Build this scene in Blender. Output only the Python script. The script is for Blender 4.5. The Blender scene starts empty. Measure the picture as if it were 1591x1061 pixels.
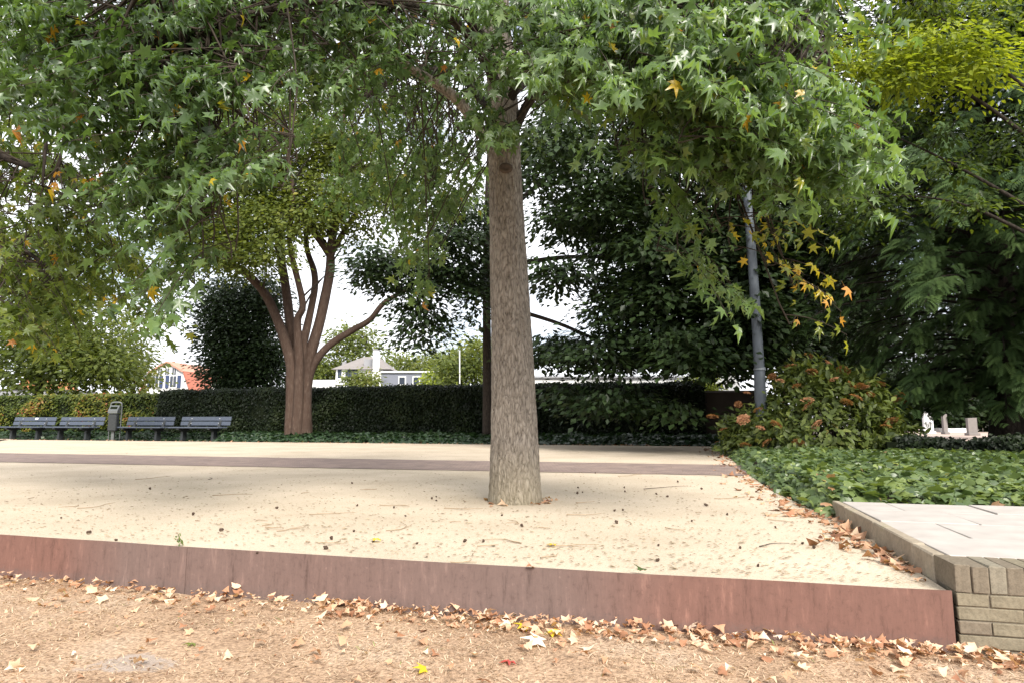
import bpy, bmesh, math, random
import numpy as np
from mathutils import Vector, Matrix, noise

random.seed(7); rng = np.random.default_rng(7)
S = bpy.context.scene; C = S.collection

# ------------------------------------------------------------------ camera
F = 1000.0; W, H = 1591, 1061; CAMZ = 0.60; PITCH = math.atan(125 / F)
cam_d = bpy.data.cameras.new('camera'); cam = bpy.data.objects.new('camera', cam_d); C.objects.link(cam)
cam.location = (0, 0, CAMZ); cam.rotation_euler = (math.pi / 2 + PITCH, 0, 0)
cam_d.sensor_width = 36; cam_d.lens = F / W * 36; cam_d.clip_start = 0.05; cam_d.clip_end = 3000
S.camera = cam

# ------------------------------------------------------------------ world and sun
SUN_EL, SUN_AZ = math.radians(40), math.radians(158)      # azimuth clockwise from +Y: behind the camera, to its right
wd = bpy.data.worlds.new('World'); S.world = wd; wd.use_nodes = True
nt = wd.node_tree; nt.nodes.clear()
o_ = nt.nodes.new('ShaderNodeOutputWorld'); bg = nt.nodes.new('ShaderNodeBackground')
sky = nt.nodes.new('ShaderNodeTexSky'); sky.sky_type = 'NISHITA'; sky.sun_disc = False
sky.sun_elevation = SUN_EL; sky.sun_rotation = SUN_AZ; sky.dust_density = 2.0; sky.altitude = 30
tc = nt.nodes.new('ShaderNodeTexCoord'); mp = nt.nodes.new('ShaderNodeMapping'); mp.inputs['Scale'].default_value = (1, 1, 2.2)
nz = nt.nodes.new('ShaderNodeTexNoise'); nz.inputs['Scale'].default_value = 2.6; nz.inputs['Detail'].default_value = 8; nz.inputs['Roughness'].default_value = .6
cr = nt.nodes.new('ShaderNodeValToRGB'); cr.color_ramp.elements[0].position = .31; cr.color_ramp.elements[1].position = .5
mx = nt.nodes.new('ShaderNodeMix'); mx.data_type = 'RGBA'; mx.inputs['B'].default_value = (10.5, 10.7, 11.2, 1)
nt.links.new(tc.outputs['Generated'], mp.inputs[0]); nt.links.new(mp.outputs[0], nz.inputs['Vector'])
nt.links.new(nz.outputs['Fac'], cr.inputs[0]); nt.links.new(cr.outputs[0], mx.inputs['Factor'])
nt.links.new(sky.outputs[0], mx.inputs['A']); nt.links.new(mx.outputs['Result'], bg.inputs[0])
bg.inputs[1].default_value = 0.085
nt.links.new(bg.outputs[0], o_.inputs[0])
sl = bpy.data.lights.new('sun', 'SUN'); sl.energy = 3.4; sl.angle = math.radians(24); sl.color = (1, .95, .87)
so = bpy.data.objects.new('sun', sl); C.objects.link(so)
sd = Vector((math.sin(SUN_AZ) * math.cos(SUN_EL), math.cos(SUN_AZ) * math.cos(SUN_EL), math.sin(SUN_EL)))
so.rotation_euler = sd.to_track_quat('Z', 'Y').to_euler(); so.location = (0, 0, 20)
vs = S.view_settings; vs.view_transform = 'Standard'; vs.look = 'None'; vs.gamma = 1; vs.use_curve_mapping = False
vs.exposure = 1.0

# ------------------------------------------------------------------ pixel -> world
cp, sp_ = math.cos(PITCH), math.sin(PITCH)
def ray(x, y):
    dx, dy = (x - W / 2) / F, -(y - H / 2) / F
    return Vector((dx, cp - sp_ * dy, sp_ + cp * dy))
def at_z(x, y, z=0.0):
    d = ray(x, y); t = (z - CAMZ) / d.z
    return Vector((d.x * t, d.y * t, z))
def at_y(x, y, Y):
    d = ray(x, y); t = Y / d.y
    return Vector((d.x * t, Y, CAMZ + d.z * t))
def project(P):
    """numpy (N,3) -> px, py, depth"""
    X, Y, Z = P[:, 0], P[:, 1], P[:, 2] - CAMZ
    dep = Y * cp + Z * sp_; up = -Y * sp_ + Z * cp
    dep_ = np.maximum(dep, .01)
    return W / 2 + F * X / dep_, H / 2 - F * up / dep_, dep

# ------------------------------------------------------------------ materials
def lin(r, g, b):
    f = lambda c: (c / 255 / 12.92) if c / 255 <= .04045 else ((c / 255 + .055) / 1.055) ** 2.4
    return (f(r), f(g), f(b), 1)
class NT:
    def __init__(s, name):
        s.m = bpy.data.materials.new(name); s.m.use_nodes = True; s.t = s.m.node_tree; s.t.nodes.clear()
        s.out = s.n('ShaderNodeOutputMaterial')
    def n(s, typ, **kw):
        nd = s.t.nodes.new(typ)
        for k, v in kw.items():
            if k in nd.inputs: nd.inputs[k].default_value = v
            else: setattr(nd, k, v)
        return nd
    def l(s, a, b): s.t.links.new(a, b)
    def coords(s, scale=(1, 1, 1), which='Object'):
        t = s.n('ShaderNodeTexCoord'); m = s.n('ShaderNodeMapping'); m.inputs['Scale'].default_value = scale
        s.l(t.outputs[which], m.inputs[0]); return m.outputs[0]
    def noise(s, vec, scale, detail=4, rough=.55):
        x = s.n('ShaderNodeTexNoise'); x.inputs['Scale'].default_value = scale; x.inputs['Detail'].default_value = detail
        x.inputs['Roughness'].default_value = rough; s.l(vec, x.inputs['Vector']); return x.outputs['Fac']
    def ramp(s, fac, stops):
        r = s.n('ShaderNodeValToRGB'); e = r.color_ramp.elements
        while len(e) > 1: e.remove(e[-1])
        e[0].position, e[0].color = stops[0]
        for p, c in stops[1:]:
            q = e.new(p); q.color = c
        s.l(fac, r.inputs[0]); return r.outputs[0]
    def mix(s, a, b, f, mode='MIX'):
        m = s.n('ShaderNodeMix'); m.data_type = 'RGBA'; m.blend_type = mode
        for v, k in ((a, 'A'), (b, 'B'), (f, 'Factor')):
            if hasattr(v, 'links'): s.l(v, m.inputs[k])
            else: m.inputs[k].default_value = v
        return m.outputs['Result']
    def done(s, col, rough=.8, bump=None, bstr=.3, bdist=.01, spec=.3, metal=0, disp=None):
        p = s.n('ShaderNodeBsdfPrincipled'); p.inputs['Specular IOR Level'].default_value = spec; p.inputs['Metallic'].default_value = metal
        if hasattr(col, 'links'): s.l(col, p.inputs['Base Color'])
        else: p.inputs['Base Color'].default_value = col
        if hasattr(rough, 'links'): s.l(rough, p.inputs['Roughness'])
        else: p.inputs['Roughness'].default_value = rough
        if bump is not None:
            b = s.n('ShaderNodeBump'); b.inputs['Strength'].default_value = bstr; b.inputs['Distance'].default_value = bdist
            s.l(bump, b.inputs['Height']); s.l(b.outputs[0], p.inputs['Normal'])
        s.l(p.outputs[0], s.out.inputs[0]); s.p = p; return s.m

def leaf_mat(name, stops, trans=.3, rough=.42, spec=.45, tcol=None):
    t = NT(name); a = t.n('ShaderNodeAttribute', attribute_name='rnd')
    col = t.ramp(a.outputs['Fac'], stops)
    v = t.noise(t.coords((1, 1, 1)), 40, 2); col = t.mix(col, t.mix((.75, .75, .75, 1), (1.25, 1.25, 1.2, 1), v), 1.0, 'MULTIPLY')
    t.done(col, rough, spec=spec)
    tr = t.n('ShaderNodeBsdfTranslucent')
    t.l(t.mix(col, (1.55, 1.55, .65, 1), 1.0, 'MULTIPLY'), tr.inputs[0])
    ms = t.n('ShaderNodeMixShader'); ms.inputs[0].default_value = trans
    t.l(t.p.outputs[0], ms.inputs[1]); t.l(tr.outputs[0], ms.inputs[2]); t.l(ms.outputs[0], t.out.inputs[0])
    return t.m
def plain(name, c, rough=.7, var=.25, scale=8, bstr=.15, spec=.3, metal=0):
    t = NT(name); v = t.coords(); n1 = t.noise(v, scale, 6)
    col = t.mix(tuple(x * (1 - var) for x in c[:3]) + (1,), tuple(min(1, x * (1 + var)) for x in c[:3]) + (1,), n1)
    return t.done(col, rough, n1, bstr, .01, spec, metal)
def bark_mat(name, stops, vs_=1.0, bstr=.9, green=None, vw=.24):
    t = NT(name); v = t.coords((1, 1, .30)); n1 = t.noise(v, 58 * vs_, 8, .7); n2 = t.noise(t.coords(), 3, 4)
    vo = t.n('ShaderNodeTexVoronoi'); vo.feature = 'DISTANCE_TO_EDGE'; vo.inputs['Scale'].default_value = 46 * vs_
    dn = t.n('ShaderNodeTexNoise'); dn.inputs['Scale'].default_value = 10; t.l(v, dn.inputs['Vector'])
    dn.inputs['Scale'].default_value = 16; dn.inputs['Detail'].default_value = 6; t.l(t.mix(v, dn.outputs['Color'], .085), vo.inputs['Vector'])
    cr_ = t.ramp(vo.outputs['Distance'], [(0, (0, 0, 0, 1)), (.3, (1, 1, 1, 1))])
    h = t.mix(n1, cr_, vw)
    col = t.ramp(h, stops); col = t.mix(col, t.mix((.72, .72, .72, 1), (1.2, 1.18, 1.15, 1), n2), 1.0, 'MULTIPLY')
    if green is not None:
        sp = t.n('ShaderNodeSeparateXYZ'); t.l(t.n('ShaderNodeTexCoord').outputs['Object'], sp.inputs[0])
        g = t.ramp(sp.outputs['Z'], [(0, (.4, .4, .4, 1)), (.45, (0, 0, 0, 1))]); col = t.mix(col, green, g)
    return t.done(col, .9, h, bstr, .02, .15)

M = {}
M['bark'] = bark_mat('sweetgum_bark', [(.30, (.11, .092, .078, 1)), (.45, (.28, .242, .205, 1)), (.7, (.42, .372, .322, 1))], 1.0, 1.0, (.30, .26, .15, 1))
M['bark_red'] = bark_mat('reddish_bark', [(.2, (.05, .028, .02, 1)), (.55, (.076, .053, .042, 1)), (.85, (.15, .105, .083, 1))], .3, .9, None, .15)
M['bark_dark'] = bark_mat('dark_bark', [(.2, (.015, .012, .01, 1)), (.6, (.05, .04, .033, 1)), (.9, (.08, .065, .05, 1))], .5, .6)
M['twig'] = plain('twig_bark', (.045, .034, .025, 1), .85, .4)
M['twig_pale'] = plain('dry_twig', (.32, .24, .16, 1), .85, .4, 30)
GUM = [(0, (.042, .075, .022, 1)), (.3, (.078, .132, .046, 1)), (.6, (.135, .215, .080, 1)), (.86, (.19, .27, .105, 1)), (.93, (.22, .24, .03, 1)), (.965, (.55, .40, .03, 1)), (1, (.50, .20, .05, 1))]
M['gum'] = leaf_mat('sweetgum_leaf', GUM, .45, .33, .75)
M['gum_backlit'] = leaf_mat('sweetgum_leaf_backlit', [(0, (.052, .082, .02, 1)), (.3, (.095, .142, .032, 1)), (.6, (.155, .205, .045, 1)), (.86, (.26, .27, .055, 1)), (.93, (.25, .24, .03, 1)), (.965, (.55, .38, .03, 1)), (1, (.50, .20, .05, 1))], .5, .42, .5)  # backlight painted in: lighter, yellower copy of the sweetgum leaf colours
M['lime'] = leaf_mat('light_leaf', [(0, (.045, .068, .016, 1)), (.5, (.11, .14, .03, 1)), (.9, (.19, .21, .045, 1)), (1, (.26, .24, .05, 1))], .4, .5, .3)
M['beech'] = leaf_mat('dark_leaf', [(0, (.010, .019, .007, 1)), (.5, (.024, .042, .014, 1)), (1, (.055, .09, .03, 1))], .2, .45, .3)
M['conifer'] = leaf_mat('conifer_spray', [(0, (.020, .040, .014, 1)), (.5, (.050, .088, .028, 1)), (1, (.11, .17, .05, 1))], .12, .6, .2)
M['yellow'] = leaf_mat('yellow_green_leaf', [(0, (.03, .05, .012, 1)), (.35, (.085, .12, .02, 1)), (.7, (.23, .28, .03, 1)), (1, (.36, .40, .045, 1))], .4, .5, .3)
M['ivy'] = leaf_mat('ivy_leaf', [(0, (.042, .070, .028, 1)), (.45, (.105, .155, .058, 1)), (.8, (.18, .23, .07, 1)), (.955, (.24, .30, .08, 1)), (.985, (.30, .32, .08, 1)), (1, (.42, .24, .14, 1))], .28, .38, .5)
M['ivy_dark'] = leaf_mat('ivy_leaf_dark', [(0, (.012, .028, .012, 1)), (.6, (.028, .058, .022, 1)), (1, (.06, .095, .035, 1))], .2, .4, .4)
M['hedge'] = leaf_mat('hedge_leaf', [(0, (.006, .011, .005, 1)), (.6, (.014, .024, .008, 1)), (1, (.032, .045, .014, 1))], .15, .5, .25)
M['mixed'] = leaf_mat('mixed_shrub_leaf', [(0, (.03, .05, .012, 1)), (.5, (.09, .12, .02, 1)), (.8, (.2, .19, .03, 1)), (.93, (.30, .14, .05, 1)), (1, (.32, .08, .05, 1))], .35, .5, .3)
M['shrub'] = leaf_mat('shrub_leaf', [(0, (.045, .065, .018, 1)), (.45, (.115, .150, .038, 1)), (.8, (.20, .235, .06, 1)), (.93, (.23, .19, .06, 1)), (1, (.26, .12, .06, 1))], .28, .45, .4)
M['flower'] = leaf_mat('flower_head', [(0, (.24, .11, .06, 1)), (.5, (.40, .19, .10, 1)), (1, (.52, .30, .17, 1))], .25, .8, .1)
M['litter'] = leaf_mat('dry_leaf', [(0, (.16, .07, .04, 1)), (.3, (.38, .19, .11, 1)), (.6, (.55, .34, .22, 1)), (.85, (.68, .50, .36, 1)), (1, (.75, .63, .52, 1))], .15, .65, .25)
M['litter_yellow'] = leaf_mat('yellow_fallen_leaf', [(0, (.55, .40, .03, 1)), (1, (.70, .50, .05, 1))], .2, .6, .2)
M['litter_red'] = leaf_mat('red_fallen_leaf', [(0, (.42, .05, .05, 1)), (1, (.55, .10, .09, 1))], .2, .6, .2)
M['straw'] = leaf_mat('dry_grass', [(0, (.20, .12, .08, 1)), (.4, (.44, .315, .22, 1)), (.8, (.58, .44, .32, 1)), (.97, (.66, .55, .43, 1)), (1, (.22, .25, .09, 1))], .2, .8, .15)
M['scar'] = plain('branch_scar_wood', (.105, .08, .064, 1), .95, .6, 40, .9, .1)
M['sand_litter'] = leaf_mat('sand_scraps', [(0, (.16, .12, .085, 1)), (.5, (.36, .29, .21, 1)), (1, (.48, .38, .28, 1))], .1, .8, .1)
M['gumball'] = plain('seed_ball', (.10, .065, .045, 1), .9, .5, 60, .8)

# sand, lawn soil, path, steel, concrete
t = NT('sand'); v = t.coords(); n1 = t.noise(v, 1.1, 5); n2 = t.noise(v, 160, 3, .7); n3 = t.noise(v, 14, 5, .7)
col = t.ramp(n1, [(.3, (.42, .35, .265, 1)), (.5, (.48, .405, .312, 1)), (.7, (.54, .455, .355, 1))])
col = t.mix(col, t.ramp(n2, [(.3, (.62, .57, .50, 1)), (.46, (.98, .98, .98, 1)), (.62, (1.08, 1.07, 1.06, 1)), (.72, (1.25, 1.25, 1.25, 1))]), 1.0, 'MULTIPLY')
col = t.mix(col, t.ramp(n3, [(.28, (.76, .71, .64, 1)), (.42, (1, 1, 1, 1))]), .7, 'MULTIPLY')
n4 = t.noise(v, 55, 4, .7); col = t.mix(col, t.ramp(n4, [(.3, (.74, .71, .67, 1)), (.45, (1, 1, 1, 1)), (.68, (1.12, 1.12, 1.12, 1))]), .9, 'MULTIPLY')
M['sand'] = t.done(col, .95, t.mix(n2, n3, .4), .35, .01, .1)
t = NT('lawn_soil'); v = t.coords(); n1 = t.noise(v, 2.2, 6, .6); n2 = t.noise(v, 70, 4, .7)
col = t.ramp(n1, [(.3, (.33, .225, .15, 1)), (.52, (.45, .32, .22, 1)), (.72, (.46, .36, .27, 1))])
col = t.mix(col, t.ramp(n2, [(.3, (.42, .40, .38, 1)), (.65, (1.3, 1.27, 1.24, 1))]), 1.0, 'MULTIPLY')
sp = t.n('ShaderNodeMapping'); sp.inputs['Location'].default_value = (1.27 / .42, -2.27 / .17, .2); sp.inputs['Scale'].default_value = (1 / .42, 1 / .17, 1); t.l(t.n('ShaderNodeTexCoord').outputs['Object'], sp.inputs[0])
gl_ = t.n('ShaderNodeVectorMath', operation='LENGTH'); t.l(sp.outputs[0], gl_.inputs[0]); ad = t.n('ShaderNodeMath', operation='MULTIPLY_ADD'); t.l(t.noise(v, 9, 5), ad.inputs[0]); ad.inputs[1].default_value = 1.1; t.l(gl_.outputs['Value'], ad.inputs[2])
col = t.mix((.37, .30, .25, 1), col, t.ramp(ad.outputs[0], [(.0, (0, 0, 0, 1)), (.9, (0, 0, 0, 1)), (1, (1, 1, 1, 1))]))
M['soil'] = t.done(col, .95, n2, .6, .02, .1)
M['bare'] = plain('bare_earth', (.36, .29, .235, 1), .95, .15, 25, .2, .1)
M['dark_soil'] = plain('shaded_soil', (.05, .04, .03, 1), .95, .4, 6, .5, .1)
t = NT('path_brick'); v = t.coords()
b = t.n('ShaderNodeTexBrick'); b.inputs['Scale'].default_value = 5; b.inputs['Color1'].default_value = (.175, .13, .12, 1); b.inputs['Color2'].default_value = (.225, .17, .158, 1); b.inputs['Mortar'].default_value = (.25, .20, .17, 1); b.inputs['Mortar Size'].default_value = .03
t.l(v, b.inputs['Vector']); n1 = t.noise(v, 3, 6, .65)
col = t.mix(b.outputs['Color'], t.ramp(n1, [(.3, (.8, .8, .8, 1)), (.65, (1.2, 1.18, 1.12, 1))]), 1.0, 'MULTIPLY')
M['path'] = t.done(col, .9, n1, .2, .01, .15)
t = NT('weathering_steel'); v = t.coords(); n1 = t.noise(v, .55, 3); n2 = t.noise(t.coords((1, 1, .16)), 26, 7, .75); n3 = t.noise(v, 38, 8, .75)
sp = t.n('ShaderNodeSeparateXYZ'); t.l(t.n('ShaderNodeTexCoord').outputs['Object'], sp.inputs[0])
red = (.165, .085, .066, 1); grey = (.150, .105, .092, 1)
xs = t.n('ShaderNodeMath', operation='MULTIPLY_ADD'); t.l(n1, xs.inputs[0]); xs.inputs[1].default_value = .9; t.l(sp.outputs['X'], xs.inputs[2])
xr = t.n('ShaderNodeMapRange'); xr.inputs['From Min'].default_value = -5; xr.inputs['From Max'].default_value = 1; t.l(xs.outputs[0], xr.inputs['Value'])
col = t.mix(grey, red, t.ramp(xr.outputs[0], [(0, (1, 1, 1, 1)), (.27, (1, 1, 1, 1)), (.34, (.1, .1, .1, 1)), (.5, (.25, .25, .25, 1)), (.68, (.05, .05, .05, 1)), (.76, (.9, .9, .9, 1)), (1, (1, 1, 1, 1))]))
low = t.n('ShaderNodeMath', operation='MULTIPLY_ADD'); t.l(n3, low.inputs[0]); low.inputs[1].default_value = .12; t.l(sp.outputs['Z'], low.inputs[2])
col = t.mix((.135, .10, .09, 1), col, t.ramp(low.outputs[0], [(.05, (0, 0, 0, 1)), (.0501 + .07, (1, 1, 1, 1))]))
col = t.mix(col, t.ramp(n2, [(.3, (.52, .50, .50, 1)), (.44, (.93, .93, .93, 1)), (.58, (1.03, 1.03, 1.03, 1)), (.70, (1.5, 1.48, 1.45, 1))]), 1.0, 'MULTIPLY')
col = t.mix(col, t.ramp(n3, [(.28, (.62, .60, .60, 1)), (.45, (.98, .98, .98, 1)), (.62, (1.04, 1.04, 1.04, 1)), (.72, (1.6, 1.6, 1.6, 1))]), .8, 'MULTIPLY')
M['steel'] = t.done(col, .75, n3, .12, .004, .3)
M['slab'] = plain('paving_concrete', (.40, .365, .335, 1), .9, .28, 6, .25, .15)
t = NT('kerb_concrete'); v = t.coords(); n1 = t.noise(v, 6, 6); n2 = t.noise(v, 60, 4, .7)
col = t.mix(t.ramp(n1, [(.3, (.24, .195, .145, 1)), (.6, (.33, .28, .215, 1)), (.75, (.26, .245, .13, 1))]), t.ramp(n2, [(.3, (.8, .8, .8, 1)), (.6, (1.1, 1.1, 1.1, 1))]), 1.0, 'MULTIPLY')
M['kerb'] = t.done(col, .9, n2, .3, .006, .15)
def brick_m(nm, c):
    t = NT(nm); v = t.coords(); n1 = t.noise(v, 9, 6, .65); n2 = t.noise(v, 90, 4, .7)
    col = t.mix(tuple(x * .7 for x in c) + (1,), tuple(x * 1.25 for x in c) + (1,), n1)
    col = t.mix(col, t.ramp(n2, [(.3, (.75, .75, .75, 1)), (.6, (1.1, 1.1, 1.1, 1))]), 1.0, 'MULTIPLY')
    return t.done(col, .92, t.mix(n1, n2, .5), .5, .006, .1)
M['brick_a'] = brick_m('olive_brick', (.20, .172, .122)); M['brick_b'] = brick_m('brown_brick', (.175, .145, .108)); M['brick_c'] = brick_m('grey_brick', (.215, .19, .145))
M['mortar'] = plain('mortar', (.20, .17, .13, 1), .95, .2, 30)
M['bench'] = plain('bench_plank', (.065, .08, .11, 1), .55, .25, 12, .1, .4)
M['iron'] = plain('dark_iron', (.028, .032, .034, 1), .6, .3, 20, .1, .4)
M['bolt'] = plain('steel_bolt', (.5, .5, .5, 1), .4, .1, 20, .05, .5, .7)
M['galv'] = plain('bin_tube', (.14, .15, .15, 1), .5, .2, 20, .1, .5, .4)
M['lamp'] = plain('lamp_post_paint', (.085, .098, .115, 1), .55, .18, 14, .1, .4)
M['lampband'] = plain('lamp_post_band', (.2, .22, .24, 1), .5, .1, 14, .1, .4)
M['white'] = plain('white_render', (.78, .78, .76, 1), .8, .06, 2, .05)
M['red_roof'] = plain('red_roof_tile', (.42, .15, .10, 1), .8, .18, 3, .3)
M['pink_roof'] = plain('pale_red_roof_tile', (.50, .25, .18, 1), .8, .15, 3, .3)
M['orange_roof'] = plain('orange_roof_tile', (.5, .20, .09, 1), .8, .18, 3, .3)
M['grey_roof'] = plain('grey_roof_tile', (.21, .19, .18, 1), .8, .18, 3, .3)
M['grey_wall'] = plain('grey_cladding', (.20, .21, .25, 1), .7, .1, 2, .1)
M['lead'] = plain('lead_sheet', (.27, .27, .28, 1), .7, .1, 2, .1)
t = NT('window_glass'); M['glass'] = t.done((.05, .06, .08, 1), .12, spec=.6)
M['shutter'] = plain('blue_shutter', (.05, .07, .14, 1), .6, .1)
M['marble'] = plain('white_marble', (.70, .70, .70, 1), .5, .12, 8, .05, .4)
M['stone'] = plain('grey_gravestone', (.20, .18, .17, 1), .7, .2, 8, .2)
M['gravel'] = plain('pink_gravel', (.42, .33, .28, 1), .95, .25, 20, .4, .1)
M['wall_brown'] = plain('brown_wall', (.07, .055, .045, 1), .9, .3, 5, .3, .1)
M['core'] = plain('dark_inside', (.012, .016, .008, 1), 1, .4, 6, .5, .05)  # shade of hollow insides put into the colour: hedge cores, bin opening

# ------------------------------------------------------------------ object helpers
def link(name, me, mat=None, parent=None, loc=None):
    o = bpy.data.objects.new(name, me); C.objects.link(o)
    if me is not None and mat is not None and not me.materials: me.materials.append(M[mat] if isinstance(mat, str) else mat)
    if parent: o.parent = parent
    if loc is not None: o.location = loc
    return o
def tag(o, label=None, cat=None, group=None, kind=None):
    for k, v in (('label', label), ('category', cat), ('group', group), ('kind', kind)):
        if v: o[k] = v
    return o
def empty(name, loc, label, cat, group=None, rz=0):
    o = bpy.data.objects.new(name, None); C.objects.link(o); o.location = loc; o.rotation_euler = (0, 0, rz); o.empty_display_size = .2
    return tag(o, label, cat, group)
def np_mesh(name, V, T, rnd=None, smooth=False):
    V = np.asarray(V, dtype=np.float32); T = np.asarray(T, dtype=np.int32)
    me = bpy.data.meshes.new(name); me.vertices.add(len(V)); me.vertices.foreach_set('co', V.ravel())
    k = T.shape[1]
    me.loops.add(T.size); me.loops.foreach_set('vertex_index', T.ravel())
    me.polygons.add(len(T)); me.polygons.foreach_set('loop_start', np.arange(0, T.size, k, dtype=np.int32)); me.polygons.foreach_set('loop_total', np.full(len(T), k, dtype=np.int32))
    if smooth: me.polygons.foreach_set('use_smooth', np.ones(len(T), dtype=bool))
    if rnd is not None:
        a = me.attributes.new('rnd', 'FLOAT', 'POINT'); a.data.foreach_set('value', np.asarray(rnd, dtype=np.float32))
    me.update(calc_edges=True); me.validate()
    return me
def box(bm, c, s, rz=0, tilt=0, bevel=0):
    m = Matrix.Translation(c) @ Matrix.Rotation(rz, 4, 'Z') @ Matrix.Rotation(tilt, 4, 'X') @ Matrix.Diagonal((s[0], s[1], s[2], 1))
    r = bmesh.ops.create_cube(bm, size=1, matrix=m)
    if bevel: bmesh.ops.bevel(bm, geom=list({e for v in r['verts'] for e in v.link_edges}), offset=bevel, segments=1, affect='EDGES')
def bm_obj(name, bm, mat, parent=None, loc=None, smooth=False):
    me = bpy.data.meshes.new(name); bm.to_mesh(me); bm.free()
    if smooth:
        for p in me.polygons: p.use_smooth = True
    return link(name, me, mat, parent, loc)
def box_obj(name, c, s, mat, parent=None, rz=0, tilt=0, bevel=0):
    bm = bmesh.new(); box(bm, (0, 0, 0), s, 0, 0, bevel)
    o = bm_obj(name, bm, mat, parent, c); o.rotation_euler = (tilt, 0, rz); return o
def poly_obj(name, pts, mat, parent=None, thick=0):
    bm = bmesh.new(); f = bm.faces.new([bm.verts.new(p) for p in pts])
    if f.normal.z < 0: f.normal_flip()
    if thick:
        r = bmesh.ops.extrude_face_region(bm, geom=[f]); bmesh.ops.translate(bm, vec=(0, 0, -thick), verts=[g for g in r['geom'] if isinstance(g, bmesh.types.BMVert)])
        bmesh.ops.recalc_face_normals(bm, faces=bm.faces)
    return bm_obj(name, bm, mat, parent)

def resample(pts, n):
    """Catmull-Rom through pts, n samples"""
    P = [Vector(p) for p in pts]; P = [P[0] * 2 - P[1]] + P + [P[-1] * 2 - P[-2]]
    out = []
    m = len(P) - 3
    for i in range(n):
        u = i / (n - 1) * m; k = min(int(u), m - 1); f = u - k
        a, b, c, d = P[k:k + 4]
        out.append(.5 * ((2 * b) + (c - a) * f + (2 * a - 5 * b + 4 * c - d) * f * f + (3 * b - a - 3 * c + d) * f ** 3))
    return out
def tube_np(pts, radii, seg=8, rfun=None):
    n = len(pts); V = []; T = []
    up = Vector((0, 0, 1)); prev = None
    for i, p in enumerate(pts):
        d = (pts[min(i + 1, n - 1)] - pts[max(i - 1, 0)]).normalized()
        if prev is None: prev = d.orthogonal().normalized() if abs(d.z) < .99 else Vector((1, 0, 0))
        x = (prev - d * prev.dot(d)).normalized(); y = d.cross(x); prev = x
        for k in range(seg):
            a = 2 * math.pi * k / seg; r = radii[i] * (rfun(a, i / (n - 1), p) if rfun else 1)
            V.append(p + x * (math.cos(a) * r) + y * (math.sin(a) * r))
    for i in range(n - 1):
        for k in range(seg):
            a, b = i * seg + k, i * seg + (k + 1) % seg
            T.append((a, b, b + seg, a + seg))
    return V, T
def tube_obj(name, ctrl, r0, r1, mat, parent, n=24, seg=10, rfun=None, pw=1.0):
    pts = resample(ctrl, n); L = parent.location if parent else Vector()
    pts = [p - L for p in pts]
    V, T = tube_np(pts, [r0 + (r1 - r0) * (i / (n - 1)) ** pw for i in range(n)], seg, rfun)
    c0 = len(V); V.append(pts[-1]); 
    me = bpy.data.meshes.new(name); me.from_pydata([tuple(v) for v in V], [], T + [((n - 1) * seg + k, (n - 1) * seg + (k + 1) % seg, c0) for k in range(seg)]); me.update()
    for p in me.polygons: p.use_smooth = True
    return link(name, me, mat, parent)
class Twigs:
    def __init__(s): s.V = []; s.T = []
    def add(s, pts, r0, r1, seg=4):
        n = len(pts); V, T = tube_np(pts, [r0 + (r1 - r0) * i / (n - 1) for i in range(n)], seg); b = len(s.V)
        s.V += V; s.T += [tuple(i + b for i in q) for q in T]
    def build(s, name, mat, parent):
        if not s.V: return
        L = np.array(parent.location); me = np_mesh(name, np.array([tuple(v) for v in s.V]) - L, np.array(s.T), smooth=True)
        return tag(link(name, me, mat, parent), kind='stuff')

# ------------------------------------------------------------------ leaf templates (tip along +Y, normal +Z, unit length)
def star_leaf(curl=.12, fold=.05, petiole=.45):
    c = (0, .32, 0); V = [c]
    ring = []
    for ang, r, tip in ((0, .68, 1), (32, .24, 0), (64, .60, 1), (96, .22, 0), (124, .44, 1), (180, .26, 0), (236, .44, 1), (264, .22, 0), (296, .60, 1), (328, .24, 0)):
        a = math.radians(ang); x, y = math.sin(a) * r, math.cos(a) * r
        ring.append((x, c[1] + y, (-curl * r * 1.6 if tip else fold)))
    V += ring; T = [(0, i + 1, (i + 1) % 10 + 1) for i in range(10)]
    T = [(a, c_, b) for a, b, c_ in T]
    if petiole:
        b = len(V); V += [(-.012, .07, 0), (.012, .07, 0), (0, -petiole, .05)]; T.append((b, b + 2, b + 1))
    return np.array(V), np.array(T)
def oval_leaf(w=.45, fold=.08, droop=.1):
    V = [(0, 0, 0), (-w / 2, .4, fold), (0, .45, 0), (w / 2, .4, fold), (-w * .3, .78, fold * .4 - droop * .5), (w * .3, .78, fold * .4 - droop * .5), (0, 1, -droop)]
    return np.array(V), np.array([(0, 2, 1), (0, 3, 2), (1, 2, 4), (2, 3, 5), (2, 6, 4), (2, 5, 6)])
def quad_leaf(w=.6):
    return np.array([(0, 0, 0), (w / 2, .5, .06), (0, 1, -.08), (-w / 2, .5, .06)]), np.array([(0, 1, 2), (0, 2, 3)])
def ivy_leaf():
    V = [(0, .35, .03), (0, 1, -.1), (.2, .62, 0), (.5, .55, -.08), (.42, .12, -.04), (0, 0, 0), (-.42, .12, -.04), (-.5, .55, -.08), (-.2, .62, 0)]
    return np.array(V), np.array([(0, i + 2 if i < 7 else 1, i + 1) for i in range(8)])
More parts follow.
